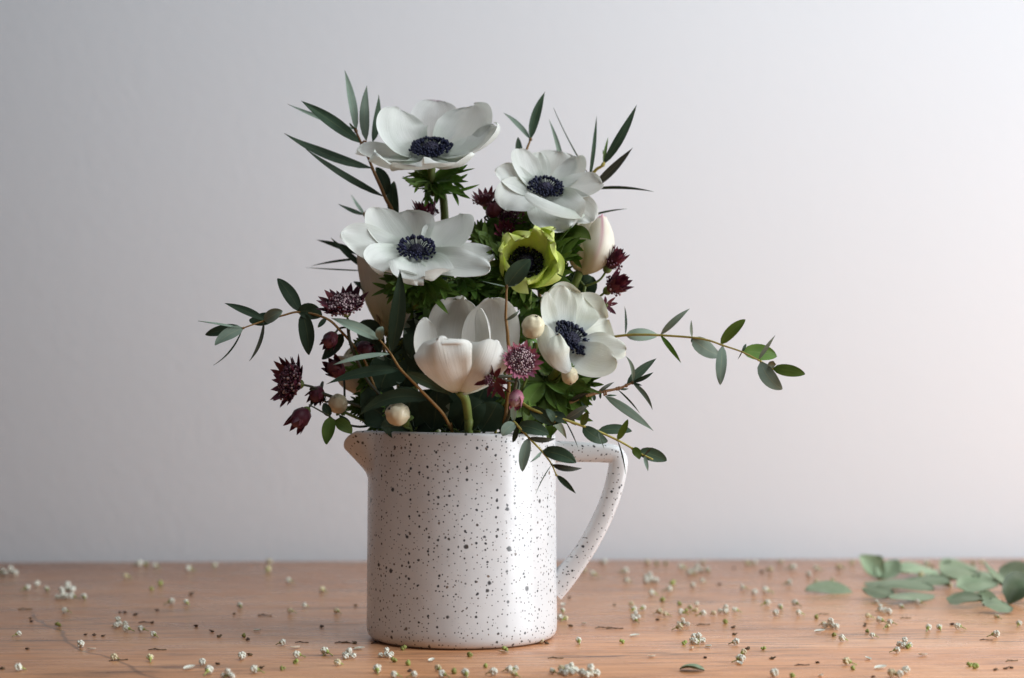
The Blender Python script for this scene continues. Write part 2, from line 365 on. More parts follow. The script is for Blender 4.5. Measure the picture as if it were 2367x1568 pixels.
def wood():
    m, nt, out = new_mat('reddish_wood'); L = nt.links.new
    tc = nd(nt, 'ShaderNodeTexCoord'); ob = tc.outputs['Object']
    def stretched(sx, sy, scale, detail, rough=.6):
        mp = nd(nt, 'ShaderNodeMapping'); L(ob, mp.inputs[0]); mp.inputs['Scale'].default_value = (sx, sy, 1)
        n = inp(nd(nt, 'ShaderNodeTexNoise'), Scale=scale, Detail=detail, Roughness=rough, Distortion=.3)
        L(mp.outputs[0], n.inputs['Vector']); return n.outputs[0]
    broad = stretched(1, 3.2, 4, 4); grain = stretched(5, 90, 3.0, 6, .65); pore = stretched(14, 320, 3.0, 2, .5)
    col = ramp(nt, broad, [(.25, (.54, .235, .105)), (.5, (.68, .325, .155)), (.75, (.75, .41, .225))]).outputs[0]
    col = mixc(nt, nd_clamp(nt, math_(nt, 'MULTIPLY', math_(nt, 'SUBTRACT', grain, .44), 3.8)), col, (.42, .185, .09))
    col = mixc(nt, nd_clamp(nt, math_(nt, 'MULTIPLY', math_(nt, 'SUBTRACT', pore, .60), 5.)), col, (.085, .036, .020))
    # old dark water stains and scratches in the finish
    st = stretched(2.2, 9, 3.0, 5, .7); st2 = stretched(9, 110, 2.0, 4, .7)
    f = math_(nt, 'MULTIPLY', nd_clamp(nt, math_(nt, 'MULTIPLY', math_(nt, 'SUBTRACT', st, .50), 6.)),
              nd_clamp(nt, math_(nt, 'MULTIPLY', math_(nt, 'SUBTRACT', st2, .46), 9.)))
    col = mixc(nt, math_(nt, 'MULTIPLY', f, .75), col, (.040, .026, .022))
    # two curved scratches
    sx = nd(nt, 'ShaderNodeSeparateXYZ'); L(ob, sx.inputs[0])
    wv = inp(nd(nt, 'ShaderNodeTexNoise'), Scale=14.0, Detail=3.0); L(ob, wv.inputs['Vector'])
    for pts in (((-.259, .101), (-.198, -.0225), (-.130, -.125)), ((.306, .008), (.338, -.040), (.335, -.085))):
        q = []
        for x, y in pts:
            a = math.radians(-2.6); y -= .435
            q.append((x * math.cos(a) - y * math.sin(a), x * math.sin(a) + y * math.cos(a)))
        (x1, y1), (x2, y2), (x3, y3) = q
        d = 2 * (x1 * (y2 - y3) + x2 * (y3 - y1) + x3 * (y1 - y2))
        ux = ((x1 * x1 + y1 * y1) * (y2 - y3) + (x2 * x2 + y2 * y2) * (y3 - y1) + (x3 * x3 + y3 * y3) * (y1 - y2)) / d
        uy = ((x1 * x1 + y1 * y1) * (x3 - x2) + (x2 * x2 + y2 * y2) * (x1 - x3) + (x3 * x3 + y3 * y3) * (x2 - x1)) / d
        R_ = math.hypot(x1 - ux, y1 - uy)
        dx, dy = math_(nt, 'SUBTRACT', sx.outputs[0], ux), math_(nt, 'SUBTRACT', sx.outputs[1], uy)
        rr = math_(nt, 'SQRT', math_(nt, 'ADD', math_(nt, 'MULTIPLY', dx, dx), math_(nt, 'MULTIPLY', dy, dy)))
        rr = math_(nt, 'ADD', rr, math_(nt, 'MULTIPLY', math_(nt, 'SUBTRACT', wv.outputs[0], .5), .02))
        f = nd_clamp(nt, math_(nt, 'MULTIPLY', math_(nt, 'SUBTRACT', .0016, math_(nt, 'ABSOLUTE', math_(nt, 'SUBTRACT', rr, R_))), 900.))
        mx_, my_ = sum(a[0] for a in q) / 3, sum(a[1] for a in q) / 3
        ex, ey = math_(nt, 'SUBTRACT', sx.outputs[0], mx_), math_(nt, 'SUBTRACT', sx.outputs[1], my_)
        far = math_(nt, 'SQRT', math_(nt, 'ADD', math_(nt, 'MULTIPLY', ex, ex), math_(nt, 'MULTIPLY', ey, ey)))
        reach = math.hypot(x1 - x3, y1 - y3) * .55
        f = math_(nt, 'MULTIPLY', f, nd_clamp(nt, math_(nt, 'MULTIPLY', math_(nt, 'SUBTRACT', reach, far), 40.)))
        col = mixc(nt, math_(nt, 'MULTIPLY', f, .55), col, (.10, .05, .03))
    p = nd(nt, 'ShaderNodeBsdfPrincipled'); L(col, p.inputs['Base Color'])
    rn = stretched(3, 6, 9, 4)
    r = nd(nt, 'ShaderNodeMapRange'); L(rn, r.inputs[0])
    r.inputs['From Min'].default_value = .3; r.inputs['From Max'].default_value = .7
    r.inputs['To Min'].default_value = .20; r.inputs['To Max'].default_value = .42
    L(r.outputs[0], p.inputs['Roughness']); p.inputs['Specular IOR Level'].default_value = .4
    b = inp(nd(nt, 'ShaderNodeBump'), Strength=.35, Distance=.0004)
    L(math_(nt, 'SUBTRACT', math_(nt, 'MULTIPLY', grain, -.6), pore), b.inputs['Height']); L(b.outputs[0], p.inputs['Normal'])
    L(p.outputs[0], out.inputs[0]); return m
M['wood'] = wood()

def plaster():
    m, nt, out = new_mat('pale_wall_paint'); L = nt.links.new
    tc = nd(nt, 'ShaderNodeTexCoord')
    nz = inp(nd(nt, 'ShaderNodeTexNoise'), Scale=3.0, Detail=5.0); L(tc.outputs['Object'], nz.inputs['Vector'])
    c = ramp(nt, nz.outputs[0], [(.3, (.845, .865, .895)), (.7, (.865, .885, .915))])
    p = inp(nd(nt, 'ShaderNodeBsdfPrincipled'), Roughness=.75); L(c.outputs[0], p.inputs['Base Color'])
    fn = inp(nd(nt, 'ShaderNodeTexNoise'), Scale=120.0, Detail=3.0); L(tc.outputs['Object'], fn.inputs['Vector'])
    b = inp(nd(nt, 'ShaderNodeBump'), Strength=.08, Distance=.002); L(fn.outputs[0], b.inputs['Height']); L(b.outputs[0], p.inputs['Normal'])
    L(p.outputs[0], out.inputs[0]); return m
M['wall'] = plaster()

# ------------------------------------------------------------------ the setting: wall and tabletop
def slab(name, lo, hi, mat, bev=.004):
    me = bpy.data.meshes.new(name); bm = bmesh.new()
    bmesh.ops.create_cube(bm, size=1)
    for v in bm.verts: v.co = Vector([lo[i] + (v.co[i] + .5) * (hi[i] - lo[i]) for i in range(3)])
    bmesh.ops.bevel(bm, geom=bm.edges[:], offset=bev, segments=3, affect='EDGES')
    bm.to_mesh(me); bm.free(); me.materials.append(mat)
    for p in me.polygons: p.use_smooth = True
    o = bpy.data.objects.new(name, me); COL.objects.link(o); return o
wall = slab('wall', (-3.2, .02, -1.2), (3.2, .17, 2.2), M['wall'])
wall.location = (0, .435, 0); wall.rotation_euler = (0, 0, math.radians(2.6))
tag(wall, 'plain pale grey wall behind the table', 'wall', kind='structure')
table = slab('tabletop', (-1.3, -.9, -.032), (1.3, 0, 0), M['wood'], .003)
table.location = (0, .435, 0); table.rotation_euler = (0, 0, math.radians(2.6))
tag(table, 'reddish brown wooden tabletop with dark worn grain', 'table', kind='structure')

# ------------------------------------------------------------------ the pitcher
H = .1076
def pitcher():
    root = thing('pitcher', (0, 0, 0), 'white speckled ceramic pitcher with angular handle holding the bouquet', 'pitcher')
    n = 288; phi0 = math.radians(27)
    def radius(a, z, inner):
        r = .0500 - .0011 * (z / H) + .0002 * math.sin(2 * a + 1) * z / H
        ph = a
        shp = max(0, 1 - math.sqrt(ph * ph + .0009) / phi0)
        zz = max(0, z - .0842)
        k = zz * zz / (zz + .0022)
        return r + shp * k * 1.06, shp
    rows = []
    def row(z0, inset, top=False):
        out = []
        for j in range(n):
            a = 2 * math.pi * j / n - math.pi
            al = a                                   # 0 is the spout side
            _, shp = radius(al, 0.09, False)
            rim = H + .0009 * math.cos(al) - max(0, shp - .34) ** 1.2 * .0165
            z = z0 if z0 < .078 else .078 + (z0 - .078) * (rim - .078) / (H - .078)
            r, _ = radius(al, z, False)
            r -= inset
            out.append(Vector((-math.cos(al) * r, -math.sin(al) * r, z)))
        rows.append(out)
    row(.0012, .030); row(.0012, .0065); row(.0004, .0055); row(.0003, .0042); row(.0012, .0022); row(.0026, .0009); row(.0046, .0002)
    for k in range(1, 30): row(.0046 + (H - .0046 - .0016) * k / 29, 0)
    for k in range(1, 8):
        t = math.pi * k / 8; row(H - .0016 + .0016 * math.sin(t), .0016 * (1 - math.cos(t)))
    for k in range(0, 26): row(H - .0016 - (H - .0016 - .010) * k / 25, .0033)
    row(.0075, .0042); row(.0062, .0070); row(.0060, .030)
    mb = MB(); b = mb.grid(rows, 0, wrap=True)
    mb.v.append(Vector((0, 0, .0012))); c = len(mb.v) - 1
    for j in range(n): mb.face([c, b + (j + 1) % n, b + j], 1)
    mb.v.append(Vector((0, 0, .0060))); c = len(mb.v) - 1; e = b + (len(rows) - 1) * n
    for j in range(n): mb.face([c, e + j, e + (j + 1) % n], 0)
    for i in range(3 * n): mb.m[i] = 1
    mb.build('body', [M['glaze'], M['clay']], root)
    # handle: a rounded bar that leaves the wall level, turns down at a tight corner and runs back in to the foot
    pts = [(1262, 1044), (1300, 1044), (1350, 1045), (1400, 1047), (1420, 1052), (1429, 1068), (1424, 1104), (1410, 1154),
           (1388, 1206), (1358, 1262), (1326, 1308), (1300, 1339), (1276, 1362)]
    P = crom([at(x, y, .002) for x, y in pts], 7); mb = MB(); rr = []
    for i, q in enumerate(P):
        T = (P[min(i + 1, len(P) - 1)] - P[max(i - 1, 0)]).normalized()
        N = Vector((0, 1, 0)).cross(T).normalized(); B = Vector((0, 1, 0)); t = i / (len(P) - 1)
        hu = .0050 + .0011 * abs(2 * t - 1) ** 3 + (.0012 * max(0, t - .8) / .2); hv = .0072 - .0006 * math.sin(math.pi * t)
        rr.append([])
        for j in range(20):
            a = 2 * math.pi * j / 20; ca, sa = math.cos(a), math.sin(a); e = .62
            rr[-1].append(q + N * hu * math.copysign(abs(ca) ** e, ca) + B * hv * math.copysign(abs(sa) ** e, sa))
    mb.grid(rr, 0, wrap=True, flip=False)
    mb.build('handle', [M['glaze_handle']], root)
    return root
pitcher()

# ------------------------------------------------------------------ stems that run down into the pitcher
def into_jug(P, seed):
    r = random.Random(seed)
    rx, ry = P.x, P.y
    k = min(1.0, .0405 / max(1e-6, math.hypot(rx, ry)))
    rim = Vector((rx * k, ry * k, .109))
    if P.z < .125 and math.hypot(rx, ry) > .045: over = [Vector((rx * k * 1.04, ry * k * 1.04, .1125))]
    else: over = []
    bottom = Vector((-rx * k * .5 + r.uniform(-.012, .012), -ry * k * .5 + r.uniform(-.012, .012), .0068))
    return over + [rim, (rim + bottom) / 2 + Vector((r.uniform(-.004, .004), r.uniform(-.004, .004), 0)), bottom]

def branch(name, label, K, stem, leaves, srad=.0011, smat='stem_brown', group=None, seed=1, cat='branch',
           tops=None, hide=()):
    """stem: (x, y, depth) from the tip down; leaves: (bx, by, tx, ty, half width, bow, side[, ddepth[, roll]])"""
    r = random.Random(seed)
    pix = [kp(K, x, y) for x, y, _ in stem]
    P3 = [at(px, py, s[2]) for (px, py), s in zip(pix, stem)]
    full = P3 + into_jug(P3[-1], seed)
    path = crom(full, 8)
    root = thing(name, path[-1], label, cat, group)
    mb = MB(); n = len(path)
    jit = [p + Vector((noise.noise(p * 90 + Vector((seed, 0, 0))), noise.noise(p * 90 + Vector((0, seed, 0))), 0)) * .0006 for p in path]
    rad = [srad * (.5 + .5 * min(1, i / (n * .5))) for i in range(n)]
    mb.tube(jit, rad, 7)
    # swollen nodes
    blades = []
    for lf in leaves:
        bx, by, tx, ty, hw, bow, side = lf[:7]
        dd = lf[7] if len(lf) > 7 else r.uniform(-.010, .010)
        roll = lf[8] if len(lf) > 8 else r.uniform(-22, 22)
        k = KS[K][2]
        b2, t2 = kp(K, bx, by), kp(K, tx, ty)
        # nearest stem point in the picture plane
        best, bd = None, 1e9
        for q in jit[:max(2, n - 16)]:
            s = FPX / (DIST + q.y); qx, qy = CX + (q.x - CAMX) * s, HORIZON - (q.z - CAMZ) * s
            d = math.hypot(qx - b2[0], qy - b2[1])
            if d < bd: best, bd = q, d
        Y = best.y
        p0 = best.copy() if bd < 9 else at(b2[0], b2[1], Y - .001)
        if bd >= 9: mb.tube([best, (best + p0) / 2 + Vector((0, 0, .0008)), p0], srad * .5, 5)
        else: mb.ball(p0, srad * .95, 4, 6)
        p2 = at(t2[0], t2[1], Y + dd)
        mid = ((b2[0] + t2[0]) / 2, (b2[1] + t2[1]) / 2)
        dx, dy = t2[0] - b2[0], t2[1] - b2[1]; ln = math.hypot(dx, dy) or 1
        c2 = (mid[0] + dy / ln * bow * k * 2, mid[1] - dx / ln * bow * k * 2)   # bow > 0: to the left of base>tip on paper
        p1 = at(c2[0], c2[1], Y + dd * .5 - r.uniform(.000, .005))
        real = hw * k * (DIST + Y) / FPX / max(.35, math.cos(math.radians(roll)))
        narrow = hw / (ln / k) < .14
        if narrow: real *= .88
        lm = {'d': ('euc_top', 'euc_under'), 'p': ('euc_under', 'euc_top'), 'g': ('green_top', 'green_under'),
              'o': ('olive_top', 'euc_under'), 'f': ('green_under', 'green_top')}[side]
        blades.append((p0, p1, p2, real, roll, LANCE if narrow else OVAL, lm, r.uniform(0, 9)))
    mb.build('stem', [M[smat]], root)
    for p0, p1, p2, real, roll, pf, lm, sd in blades:
        lb = MB()
        blade(lb, p0, p1, p2, real, (.05, -1, .12), roll, pf, cup=r.uniform(.05, .28), nu=12, nv=6, ruf=.10, seed=sd,
              twist=r.uniform(-25, 25))
        lb.build('leaf', [M[lm[0]], M[lm[1]]], root)
    return root

# ------------------------------------------------------------------ frilly cut leaves
def frond(parent, base, tip, spread=70, lobes=7, hwf=.13, seed=1, mats=('green_top', 'green_under'), nh=(0, -1, .3), teeth=3, name='leaf'):
    r = random.Random(seed); mb = MB(); ax = tip - base; L = ax.length; ax.normalize()
    nh = Vector(nh); N0 = (nh - nh.dot(ax) * ax).normalized()
    for k in range(lobes):
        a = -spread + 2 * spread * k / max(1, lobes - 1) + r.uniform(-6, 6)
        d = Quaternion(N0, math.radians(a)) @ ax
        d = (d + N0 * r.uniform(-.22, .30)).normalized()
        ll = L * (1 - .35 * abs(a) / max(1, spread)) * r.uniform(.85, 1.1)
        e = base + d * ll * .62; hw = L * hwf
        mid = base + d * ll * .34 + N0 * ll * .05
        blade(mb, base, mid, base + d * ll * .80, hw, N0 + Vector((0, 0, r.uniform(-.2, .2))), r.uniform(-25, 25), prof(1.1, .7), cup=.25, nu=7, nv=4, ruf=.2, seed=k + seed)
        for q in range(teeth):
            b = (q - (teeth - 1) / 2) * r.uniform(30, 42) + r.uniform(-6, 6)
            d2 = (Quaternion(N0, math.radians(b)) @ d + N0 * r.uniform(-.3, .3)).normalized()
            s = base + d * ll * r.uniform(.42, .60)
            tl = ll * r.uniform(.34, .50) * (1 if abs(b) > 5 else 1.15)
            blade(mb, s, s + d2 * tl * .5 + d * tl * .12, s + d2 * tl, hw * .42, N0, r.uniform(-30, 30), prof(.5, .9), cup=.3, nu=5, nv=2, seed=q)
    return mb.build(name, [M[mats[0]], M[mats[1]]], parent)

# ------------------------------------------------------------------ anemones
PW = lambda K, x, y, Y: at(*kp(K, x, y), Y)
def basis(A):
    A = Vector(A).normalized()
    U = Vector((0, -1, 0)).cross(A)
    U = Vector((0, 0, 1)).cross(A) if False else (Vector((1, 0, 0)) - A * A.x)
    U.normalize(); V = A.cross(U).normalized()
    return A, U, V

def anemone(label, C, A, petals, KY=None, R=.0098, stem_to=None, mat='white_petal', amat='anther', nst=95, seed=1, dome=.0046,
            collar=None, collar_r=.022, group=None, stem_r=.0022, drop=.012, mats=None, lobes=6, hwf=.13, coff=.008, wide=1.15):
    r = random.Random(seed); A, U, V = basis(A)
    neck = C - A * .004
    knee = neck - A * drop * .5 + Vector((0, 0, -drop * .6))
    tail = into_jug(stem_to or Vector((C.x * .6, C.y * .5, C.z - .06)), seed)
    mid = [Vector(stem_to)] if stem_to else [Vector((C.x * .6, C.y * .5 + .01, max(.135, C.z - .06)))]
    path = crom([neck, knee] + mid + tail, 8)
    root = thing('anemone', path[-1], label, 'flower', group)
    mb = MB(); mb.tube(path, stem_r, 9); mb.build('stem', [M['stem_green']], root)
    for k, pt in enumerate(petals):
        opt = pt[-1] if isinstance(pt[-1], dict) else {}
        if KY:      # measured petal: control point, tip (x, y, depth from the centre), half width, facing
            (cx, cy, cd), (tx, ty, td), hw, nhint = pt[:4]; K, Y = KY
            b = opt.get('base'); B0 = PW(K, b[0], b[1], Y + b[2]) if b else C - A * .0012
            c1 = PW(K, cx, cy, Y + cd); t1 = PW(K, tx, ty, Y + td)
            if not b: B0 = B0 + (c1 - C).normalized() * .0025
            pm = MB()
            blade(pm, B0, c1, t1, hw * wide * KS[K][2] * (DIST + Y) / FPX, nhint or A, opt.get('roll', 0), opt.get('pf', PETAL), cup=opt.get('cup', .25), nu=22, nv=14,
                  th=.0003, ruf=opt.get('ruf', .12), seed=seed * 3.7 + k * 1.9, tipcurl=opt.get('curl', 0), wmin=.10, notch=opt.get('notch', .06), twist=opt.get('twist', 0))
            mm = M[opt.get('mat', mat)]; pm.build('petal', [mm, mm], root)
            continue
        az, L, hw, e1, e2 = pt[:5]
        a = math.radians(az); rad = U * math.cos(a) + V * math.sin(a)
        e1, e2 = math.radians(e1), math.radians(e2)
        p0 = C + rad * .003 - A * .0015
        p1 = C + (rad * math.cos(e1) + A * math.sin(e1)) * L * opt.get('c', .62) + A * .0006 * (k % 3)
        p2 = C + (rad * math.cos(e2) + A * math.sin(e2)) * L + A * .0006 * (k % 3)
        pm = MB()
        blade(pm, p0, p1, p2, hw, A, opt.get('roll', 0), opt.get('pf', PETAL), cup=opt.get('cup', .28), nu=20, nv=14, th=.0003,
              ruf=opt.get('ruf', .14), seed=seed * 3.7 + k * 1.9, tipcurl=opt.get('curl', 0), wmin=.12, notch=opt.get('notch', .12), twist=opt.get('twist', 0))
        mm = M[opt.get('mat', mat)]
        pm.build('petal', [mm, mm], root)
    cm = MB(); cm.ball(C + A * .001, dome, 10, 16, axis=A, sq=.85, bump=.10, seed=seed)
    for k in range(120):
        t = math.acos(1 - r.random() * .9); f = k * 2.39996
        d = (U * math.cos(f) + V * math.sin(f)) * math.sin(t) + A * math.cos(t) * .85
        cm.ball(C + A * .001 + d * dome, dome * .09, 3, 5)
    cm.build('seed_cone', [M['cone']], root)
    sm = MB()
    for k in range(nst):
        f = k * 2.39996 + r.uniform(-.1, .1); q = math.sqrt((k + .5) / nst)
        rr = R * (.50 + .50 * q) * r.uniform(.9, 1.06)
        d = U * math.cos(f) + V * math.sin(f)
        hgt = .0016 + .0030 * (1 - q) + r.uniform(-.0005, .0009)
        e = C + d * rr + A * (hgt + .0008)
        s = C + d * dome * .75
        sm.tube([s, (s + e) / 2 + A * .0008, e], .00014, 3, cap=False)
        sm.ball(e, r.uniform(.00058, .00080), 4, 6, axis=(d * .7 + A).normalized(), sq=1.5)
    tag(sm.build('stamens', [M[amat]], root), kind='stuff')
    if collar:
        cc = C - A * coff + Vector((0, 0, -drop * .55))
        for k, (az, ln, dz) in enumerate(collar):
            a = math.radians(az); d = Vector((math.cos(a), -.35 + .3 * math.sin(a * 2), 0)).normalized()
            frond(root, cc, cc + Vector((d.x * ln, d.y * ln, dz)), 58, lobes, hwf, seed * 11 + k, nh=(-d.x * .3, -.75, .55))
    return root

# ------------------------------------------------------------------ tulips
def tulip(label, K, Y, base, petals, mat, stem_path, seed=1, stem_r=.0028, stam=None):
    k = KS[K][2]; B = at(*kp(K, *base), Y)
    sp = [B + Vector((0, 0, .0006))] + [at(*kp(K, x, y), d) for x, y, d in stem_path]
    path = crom(sp + into_jug(sp[-1], seed), 8)
    root = thing('tulip', path[-1], label, 'flower')
    mb = MB(); mb.tube(path, stem_r, 10); mb.build('stem', [M['stem_green']], root)
    for q, (cx, cy, cd, tx, ty, td, hw, side, opt) in enumerate(petals):
        c = at(*kp(K, cx, cy), Y + cd); t = at(*kp(K, tx, ty), Y + td)
        inward = Vector(side)
        pm = MB()
        blade(pm, B, c, t, hw * k * (DIST + Y) / FPX, inward, opt.get('roll', 0), opt.get('pf', prof(.55, .42)), cup=opt.get('cup', .45),
              nu=22, nv=16, th=.0005, ruf=opt.get('ruf', .10), seed=seed * 5.3 + q * 2.1, wmin=.25, notch=opt.get('notch', .15),
              tipcurl=opt.get('curl', 0), twist=opt.get('twist', 0))
        mm = M[opt.get('mat', mat)]
        pm.build('petal', [mm, mm], root)
    if stam:
        for dx in (-1, 0, 1):
            s = MB(); p = B + Vector((dx * .003, -.001, .004)); e = p + Vector((dx * .002, -.001, stam))
            s.tube([p, (p + e) / 2, e], .0005, 6); s.tube([e - Vector((0, 0, .004)), e + Vector((0, 0, .002))], .0009, 6)
            s.build('stamen', [M['yellow_petal']], root)
    return root

# ------------------------------------------------------------------ astrantia
_bract = {}
def bract_mesh(mat):
    if mat not in _bract:
        mb = MB(); blade(mb, Vector((0, 0, 0)), Vector((.5, 0, -.02)), Vector((1, 0, .10)), .155, (0, 0, 1), 0, BRACT, cup=.35, nu=6, nv=2, th=.01)
        o = mb.build('bract', [M[mat], M[mat]]); _bract[mat] = o.data; bpy.data.objects.remove(o)
    return _bract[mat]

def head(root, C, A, R, elev=35, n=14, florets=70, domef=.55, bud=False, mat='bract', fm=('floret_dark', 'floret_pale'), pale=.5, seed=1, rows=1):
    r = random.Random(seed); A, U, V = basis(A)
    mb = MB(); mb.ball(C, R * .20, 5, 8, m=2, axis=A)
    if bud:
        florets = 0; n = 9; elev = 74; fm = (mat, fm[1])
        mb.ball(C + A * R * .42, R * .40, 9, 12, m=0, axis=A, sq=1.25, bump=.12, seed=seed)
    for k in range(florets):
        q = math.sqrt((k + .5) / florets); f = k * 2.39996
        d = ((U * math.cos(f) + V * math.sin(f)) * q * domef + A * (.62 - .30 * q * q)) * R * r.uniform(.92, 1.08)
        mb.tube([C + d * .12, C + d], R * .012, 3, m=0, cap=False)
        pl = r.random() < pale
        mb.ball(C + d, R * r.uniform(.040, .062), 3, 5, m=1 if pl else 0)
    h = mb.build('flower_head', [M[fm[0]], M[fm[1]], M['stem_green']], root)
    off = Vector(root.location)
    for w_ in range(rows):
        for k in range(n):
            f = 2 * math.pi * (k + .5 * w_) / n + r.uniform(-.08, .08); e = math.radians(elev + r.uniform(-8, 8) + 12 * w_)
            d = (U * math.cos(f) + V * math.sin(f)); X = d * math.cos(e) + A * math.sin(e)
            Z = A * math.cos(e) - d * math.sin(e); Yv = Z.cross(X)
            s = R * r.uniform(.88, 1.1)
            o = bpy.data.objects.new('bract', bract_mesh(mat)); COL.objects.link(o); o.parent = h
            m3 = Matrix((X, Yv, Z)).transposed().to_4x4()
            o.matrix_local = Matrix.Translation(C + d * R * (.22 if bud else .10) - off) @ m3 @ Matrix.Diagonal((s, s * r.uniform(.9, 1.2), s, 1))
    return h

def astrantia(label, stem, heads, seed=1, group=None, smat='stem_dark', leaves=()):
    """stem: list of 3D points from the top down; heads: (point, axis, R, options)"""
    path = crom(stem + into_jug(stem[-1], seed), 8)
    root = thing('astrantia_sprig', path[-1], label, 'flower', group)
    mb = MB(); mb.tube(path, .0009, 6)
    for C, A, R, o in heads:
        A = Vector(A).normalized(); q = min(path[:-14] or path[:3], key=lambda p: (p - (C - A * R)).length)
        if (q - C).length > 1e-5: mb.tube(crom([C, C - A * R * .6, q], 6), .0006, 6)
    mb.build('stem', [M[smat]], root)
    for k, (C, A, R, o) in enumerate(heads): head(root, C, A, R, seed=seed * 13 + k, **o)
    for b, t in leaves: frond(root, b, t, 50, 5, .16, seed + 5)
    return root

# ------------------------------------------------------------------ berries
def berry(label, C, A, R, stem_pts, seed=1, group=None):
    path = crom([C - Vector(A).normalized() * R * .9] + stem_pts + into_jug(stem_pts[-1], seed), 8)
    root = thing('berry_stem', path[-1], label, 'berry', group)
    mb = MB(); mb.tube(path, .0008, 6); mb.build('stem', [M['stem_green']], root)
    A = Vector(A).normalized()
    b = MB(); b.ball(C, R, 16, 22, axis=A, sq=1.08, bump=.14, seed=seed)
    body = b.build('berry', [M['berry']], root)
    e = MB(); e.ball(C + A * R * 1.05, R * .10, 4, 8)
    for k in range(5):
        f = k * 1.2566; o = A.orthogonal().normalized(); d = o * math.cos(f) + A.cross(o) * math.sin(f)
        e.tube([C + A * R * 1.04, C + A * R * 1.16 + d * R * .12], R * .03, 4)
    e.build('scar', [M['berry_eye']], body)
    c = MB()
    for k in range(5):
        f = k * 1.2566; o = A.orthogonal().normalized(); d = o * math.cos(f) + A.cross(o) * math.sin(f)
        s = C - A * R * 1.0
        blade(c, s, s + d * R * .5, s + d * R * .8 - A * R * .25, R * .3, -A, 0, OVAL, nu=5, nv=2)
    c.build('sepals', [M['green_top'], M['green_under']], root)
    return root

# ================================================================== the bouquet

# ---- white anemones
UP = (0, .35, .95)
anemone('large white anemone with navy centre, topmost flower of the bouquet', PW('1', 1560, 905, .004), (-.03, -.56, .83),
        [((1220, 985, -.002), (822, 905, -.006), 205, None, {'cup': .2}),
         ((1180, 830, .004), (1240, 478, .008), 245, (.45, -.85, .3), {'cup': .3}),
         ((1590, 660, .024), (1610, 402, .028), 215, (0, -.9, .4), {'mat': 'blush_petal'}),
         ((1960, 780, .012), (1985, 448, .018), 255, (-.3, -.9, .4), {'cup': .3}),
         ((2080, 960, -.002), (2195, 640, .002), 200, (-.45, -.5, .72), {'cup': .3}),
         ((1230, 1130, -.014), (955, 985, -.020), 210, (.15, -.35, .92), {'ruf': .2}),
         ((1840, 1130, -.014), (1990, 930, -.016), 230, (-.2, -.35, .92), {'ruf': .15}),
         ((1490, 1170, -.026), (1480, 985, -.036), 290, (0, .1, .99), {'ruf': .2, 'cup': .12})],
        KY=('1', .004), dome=.0052, R=.0112, seed=3, stem_to=PW('1', 1690, 1500, .012), nst=170, drop=.016,
        collar=[(-8, .028, .005), (-35, .026, -.009), (178, .022, .000), (100, .016, -.004)], lobes=5, hwf=.10)
anemone('wide open white anemone with lilac tinge and ringed navy centre', PW('3', 1315, 660, -.030), (.03, -.70, .71),
        [((900, 680, -.002), (490, 450, -.004), 210, (.1, -.72, .68), {'cup': .2}),
         ((960, 500, .010), (870, 172, .014), 190, (.4, -.85, .3), {}),
         ((1180, 450, .018), (1195, 205, .022), 250, (0, -.9, .4), {}),
         ((1720, 580, .008), (1775, 242, .016), 240, (-.4, -.85, .4), {'cup': .3}),
         ((1800, 760, .002), (2150, 660, .006), 160, (-.05, -.75, .66), {'ruf': .2}),
         ((1760, 850, -.010), (2110, 830, -.014), 165, (-.2, -.8, .6), {'ruf': .2, 'cup': .3}),
         ((1040, 800, -.012), (960, 900, -.022), 270, (.1, -.75, .65), {'ruf': .15, 'cup': .15}),
         ((1370, 860, -.018), (1400, 985, -.030), 270, (0, -.6, .8), {'ruf': .3, 'curl': .12})],
        KY=('3', -.030), wide=1.28, R=.0100, seed=5, stem_to=PW('3', 1300, 1450, .0), nst=96, dome=.0038,
        collar=[(0, .030, -.006), (-30, .026, -.014), (180, .028, -.002), (205, .020, -.010), (90, .02, .0)])
anemone('white anemone with curled front petal, in front of the upright willow leaves', PW('2', 800, 1215, .002), (.14, -.62, .77),
        [((690, 1000, .012), (735, 790, .012), 110, (.2, -.9, .3), {}),
         ((900, 1000, .016), (955, 780, .020), 220, (0, -.95, .3), {}),
         ((1150, 1060, .010), (1140, 840, .014), 150, (-.5, -.8, .3), {}),
         ((540, 1020, .002), (525, 745, .004), 145, (.5, -.8, .25), {'cup': .3}),
         ((480, 1130, -.004), (272, 955, -.004), 150, (.3, -.8, .5), {}),
         ((450, 1200, -.010), (370, 1420, -.012), 185, (.25, -.85, .45), {'cup': .2}),
         ((1150, 1210, -.002), (1425, 1125, -.002), 165, (-.2, -.78, .6), {}),
         ((1150, 1370, -.010), (1320, 1545, -.012), 150, (-.1, -.9, .4), {'ruf': .2}),
         ((900, 1420, -.014), (1060, 1620, -.018), 260, (0, -.9, .4), {'ruf': .25}),
         ((860, 1420, -.026), (588, 1232, -.020), 80, (.25, -.75, .6), {'base': (1230, 1470, -.014), 'cup': -.3, 'ruf': .08})],
        KY=('2', .002), wide=1.22, R=.0096, seed=8, stem_to=PW('2', 900, 1800, .01), nst=105, dome=.0044,
        collar=[(-20, .026, -.010), (190, .022, -.010), (-75, .024, -.012), (60, .02, -.004)])
